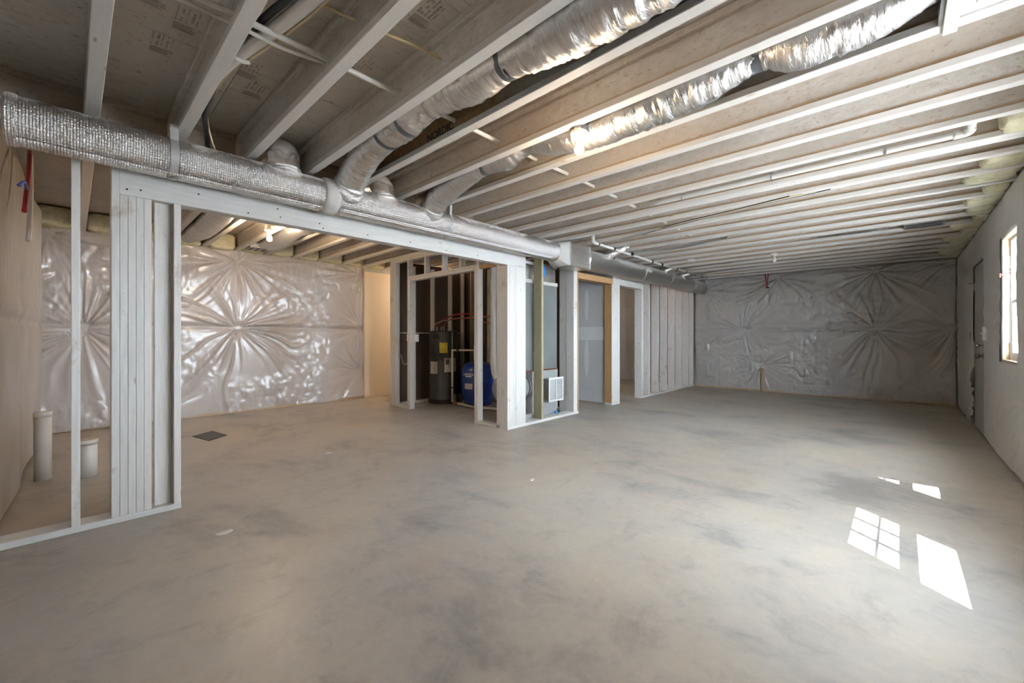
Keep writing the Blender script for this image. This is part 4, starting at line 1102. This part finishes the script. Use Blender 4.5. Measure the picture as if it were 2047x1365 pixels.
cpipe([(HX + 0.3, HY + 0.3, 1.52), (HX + 0.7, HY + 0.3, 1.42), (HX + 0.95, HY + 0.4, 1.38), (HX + 1.0, 5.25, 1.36)], 0.008, 'red', 'lower red tube slanting down right of the water heater')
TX, TY = -5.32, 4.80
tk = empty('pressure_tank', (TX, TY, 0)); tag(tk, 'squat blue pressure tank beside the water heater', 'tank')
prof = [(0.235, 0.0), (0.24, 0.10), (0.245, 0.115), (0.285, 0.20), (0.29, 0.25), (0.29, 0.55), (0.28, 0.61), (0.25, 0.67), (0.19, 0.71), (0.10, 0.732), (0.03, 0.736)]
V, F = lathe(prof, TX, TY, 48); mk('tank_body', V, F, 'tank', tk, True)
V, F = lathe([(0.292, 0.395), (0.2925, 0.40), (0.292, 0.405)], TX, TY, 48); mk('weld_seam', V, F, 'tank', tk, True)
V, F = lathe([(0.035, 0.735), (0.035, 0.765)], TX, TY, 16); mk('valve_cap', V, F, 'black', tk)
va = math.atan2(-TY, -TX)
curved('label', va - 0.86, va - 0.32, 0.285, 0.38, 'label_white', 0.2905, TX, TY, tk)
al = va - 0.58; rr = 0.2915
text('lettering', 'AMTROL', 0.052, (TX + math.cos(al) * rr, TY + math.sin(al) * rr, 0.53), (math.pi / 2, 0, al + math.pi / 2), 'white', tk, True)
curved('label_bar', va - 0.80, va - 0.38, 0.487, 0.506, 'white', 0.2905, TX, TY, tk)
# white plumbing loop in front of the two tanks
lp = empty('plumbing_loop', (-5.40, 4.42, 0)); tag(lp, 'white pipe loop standing in front of the blue tank', 'pipe')
LX, LY = -5.47, 4.36
G().tube([(LX, LY, 0.07), (LX, LY, 0.95)], 0.019, 12).build('riser', 'pvc_dirty', lp, True)
G().tube([(LX, LY, 0.94), (LX, LY, 1.24)], 0.010, 10).build('thin_riser', 'galv', lp, True)
G().tube([(LX - 0.005, LY, 0.935), (LX + 0.09, LY + 0.02, 0.935), (LX + 0.42, LY + 0.12, 0.94)], 0.016, 12).build('cross_pipe', 'pvc_dirty', lp, True)
G().tube([(LX + 0.10, LY + 0.022, 0.935), (LX + 0.14, LY + 0.034, 0.935)], 0.026, 12).build('union', 'black', lp, True)
G().tube([(LX, LY, 0.30), (LX, LY, 0.32)], 0.024, 12).build('union', 'black', lp, True)
G().tube([(LX, LY, 0.09), (LX + 0.10, LY + 0.0, 0.06), (LX + 0.55, LY + 0.05, 0.03), (LX + 0.95, LY + 0.2, 0.035), (LX + 1.2, LY + 0.3, 0.04)], 0.020, 12).build('floor_pipe', 'pvc_dirty', lp, True)
G().tube([(LX + 0.03, LY + 0.03, 0.06), (LX + 0.03, LY + 0.03, 0.20)], 0.035, 12).build('switch_box', 'tape', lp)
G().tube([(LX + 0.05, LY - 0.02, 0.07), (LX + 0.14, LY - 0.01, 0.06)], 0.028, 10).build('brass_valve', 'copper', lp, True)
fh = empty('filter_housing', (LX + 0.46, LY + 0.13, 0.74)); tag(fh, 'white upright filter canister above the blue tank', 'filter')
G().tube([(LX + 0.46, LY + 0.13, 0.77), (LX + 0.46, LY + 0.13, 1.02)], 0.045, 20).build('canister', 'pvc', fh, True)
G().tube([(LX + 0.46, LY + 0.13, 0.745), (LX + 0.46, LY + 0.13, 0.77)], 0.04, 20).build('canister_base', 'black', fh, True)
tube_thing('vent_stack', [(-5.22, 5.12, 0.02), (-5.22, 5.12, 1.2), (-5.22, 5.12, 2.44)], 0.045, 'pvc', 'white vertical stack pipe behind the blue tank', 'pipe')
tube_thing('vent_stack', [(-5.38, 5.05, 0.02), (-5.38, 5.05, 1.2), (-5.38, 5.05, 2.44)], 0.018, 'black', 'thin black vertical pipe behind the water heater', 'pipe')
tube_thing('vent_stack', [(-5.08, 5.15, 0.02), (-5.08, 5.15, 1.2), (-5.08, 5.15, 2.44)], 0.030, 'red', 'dark red vertical pipe high in the closet beside the white stack', 'pipe')
tube_thing('vent_stack', [(-4.10, 4.10, 0.30), (-4.12, 4.10, 0.5), (-4.23, 4.12, 0.70), (-4.24, 4.12, 1.2), (-4.24, 4.12, 2.44)], 0.045, 'pvc_dirty', 'pale vertical stack pipe just left of the built-up corner post', 'pipe')
for (x, y, lab) in ((-5.80, YV + DV + 0.002, 'white outlet box on the closet stud left of the water heater'), ):
    b = empty('outlet_box', (x, y + 0.03, 1.09)); tag(b, lab, 'outlet')
    box('box_body', x - 0.06, x - 0.003, y - 0.06, y + 0.03, 1.09, 1.20, 'white', b)
    box('cover_plate', x + 0.078, x + 0.15, y - 0.02, y + 0.03, 1.08, 1.20, 'white', b)
tube_thing('cable', [(-6.15, YV + 0.10, 0.86), (-6.08, YV + 0.10, 0.72), (-6.0, YV + 0.10, 0.70), (-5.85, YV + 0.10, 0.80)], 0.004, 'pvc', 'thin white cable loop between the first closet studs', 'cable')

# air handler behind the partition
AX0, AX1, AY0, AY1 = -4.22, -3.725, 4.18, 4.94
ah = empty('air_handler', ((AX0 + AX1) / 2, (AY0 + AY1) / 2, 0)); tag(ah, 'grey upright air handler cabinet behind the greenish stud', 'air handler')
box('cabinet', AX0, AX1, AY0, AY1, 0.70, 1.90, 'cabinet', ah, 0.004)
box('cabinet_trim', AX0 - 0.01, AX1 + 0.006, AY0 - 0.006, AY1 + 0.006, 1.901, 1.955, 'mastic', ah, 0.006)
box('supply_plenum', AX0 + 0.02, AX1 - 0.015, AY0 + 0.03, AY1 - 0.02, 1.956, 2.16, 'sleeve_dull', ah, 0.004)
box('plenum_trim', AX0 + 0.0, AX1 + 0.0, AY0 + 0.01, AY1, 2.161, 2.205, 'mastic', ah, 0.006)
box('base_trim', AX0 - 0.005, AX1 + 0.006, AY0 - 0.006, AY1 + 0.006, 0.678, 0.699, 'copper', ah, 0.004)
box('return_box', AX0, AX1 + 0.03, 4.345, AY1 - 0.02, 0.10, 0.677, 'galv_dull', ah, 0.004)
box('stand', AX0, AX1, AY0, AY1, 0.0, 0.099, 'galv_dull', ah)
G().box(AX1 + 0.001, AX1 + 0.003, 4.62, 4.66, 2.02, 2.19).build('tape_strip', 'blue_tape', ah)
G().box(AX1 + 0.001, AX1 + 0.003, 4.48, 4.50, 2.03, 2.12).build('tape_strip', 'blue_tape', ah)
curvep = [(AX1 + 0.004, 4.40, 0.92), (AX1 + 0.012, 4.43, 0.95), (AX1 + 0.012, 4.47, 0.93), (AX1 + 0.010, 4.49, 0.88)]
G().tube(spline(curvep, 0.01), 0.012, 10).build('drain_hook', 'white', ah, True)
rc = empty('return_duct', (-3.83, 4.02, 0.3)); tag(rc, 'round grey return duct with black band beside the corner post', 'duct')
G().tube([(-3.872, 3.90, 0.46), (-3.872, 4.05, 0.46), (-3.872, 4.335, 0.46)], 0.17, 36).build('round_duct', 'galv_dull', rc, True)
G().tube([(-3.872, 4.285, 0.46), (-3.872, 4.31, 0.46)], 0.173, 36).build('black_band', 'black', rc, True)
gx = -3.505
gr = empty('return_grille', (gx, 4.635, 0.255)); tag(gr, 'white louvered return grille sticking out between studs', 'grille')
y0, y1, z0, z1 = 4.47, 4.80, 0.262, 0.592
for q in ((y0, y0 + 0.022, z0, z1), (y1 - 0.022, y1, z0, z1), (y0 + 0.022, y1 - 0.022, z0, z0 + 0.022), (y0 + 0.022, y1 - 0.022, z1 - 0.022, z1), ((y0 + y1) / 2 - 0.010, (y0 + y1) / 2 + 0.010, z0 + 0.022, z1 - 0.022)):
    box('frame_bar', gx - 0.012, gx, *q, 'white', gr, 0)
for q in range(17):
    zz = z0 + 0.026 + q * 0.0168
    V = [(gx - 0.012, y0 + 0.022, zz), (gx - 0.012, y1 - 0.022, zz), (gx - 0.002, y1 - 0.022, zz + 0.011), (gx - 0.002, y0 + 0.022, zz + 0.011)]
    mk('louver', V + [(a, b, c + 0.0018) for a, b, c in V], [(3, 2, 1, 0), (4, 5, 6, 7), (0, 1, 5, 4), (1, 2, 6, 5), (2, 3, 7, 6), (3, 0, 4, 7)], 'white', gr)
box('neck', AX1 + 0.032, gx - 0.0125, 4.50, 4.77, 0.29, 0.565, 'galv', gr, 0.003)
tag(box('blue_cap', -3.70, -3.665, 4.845, 4.885, 0.0, 0.075, 'blue_tape', None, 0.006), 'small blue cap on the floor under the return grille', 'cap')
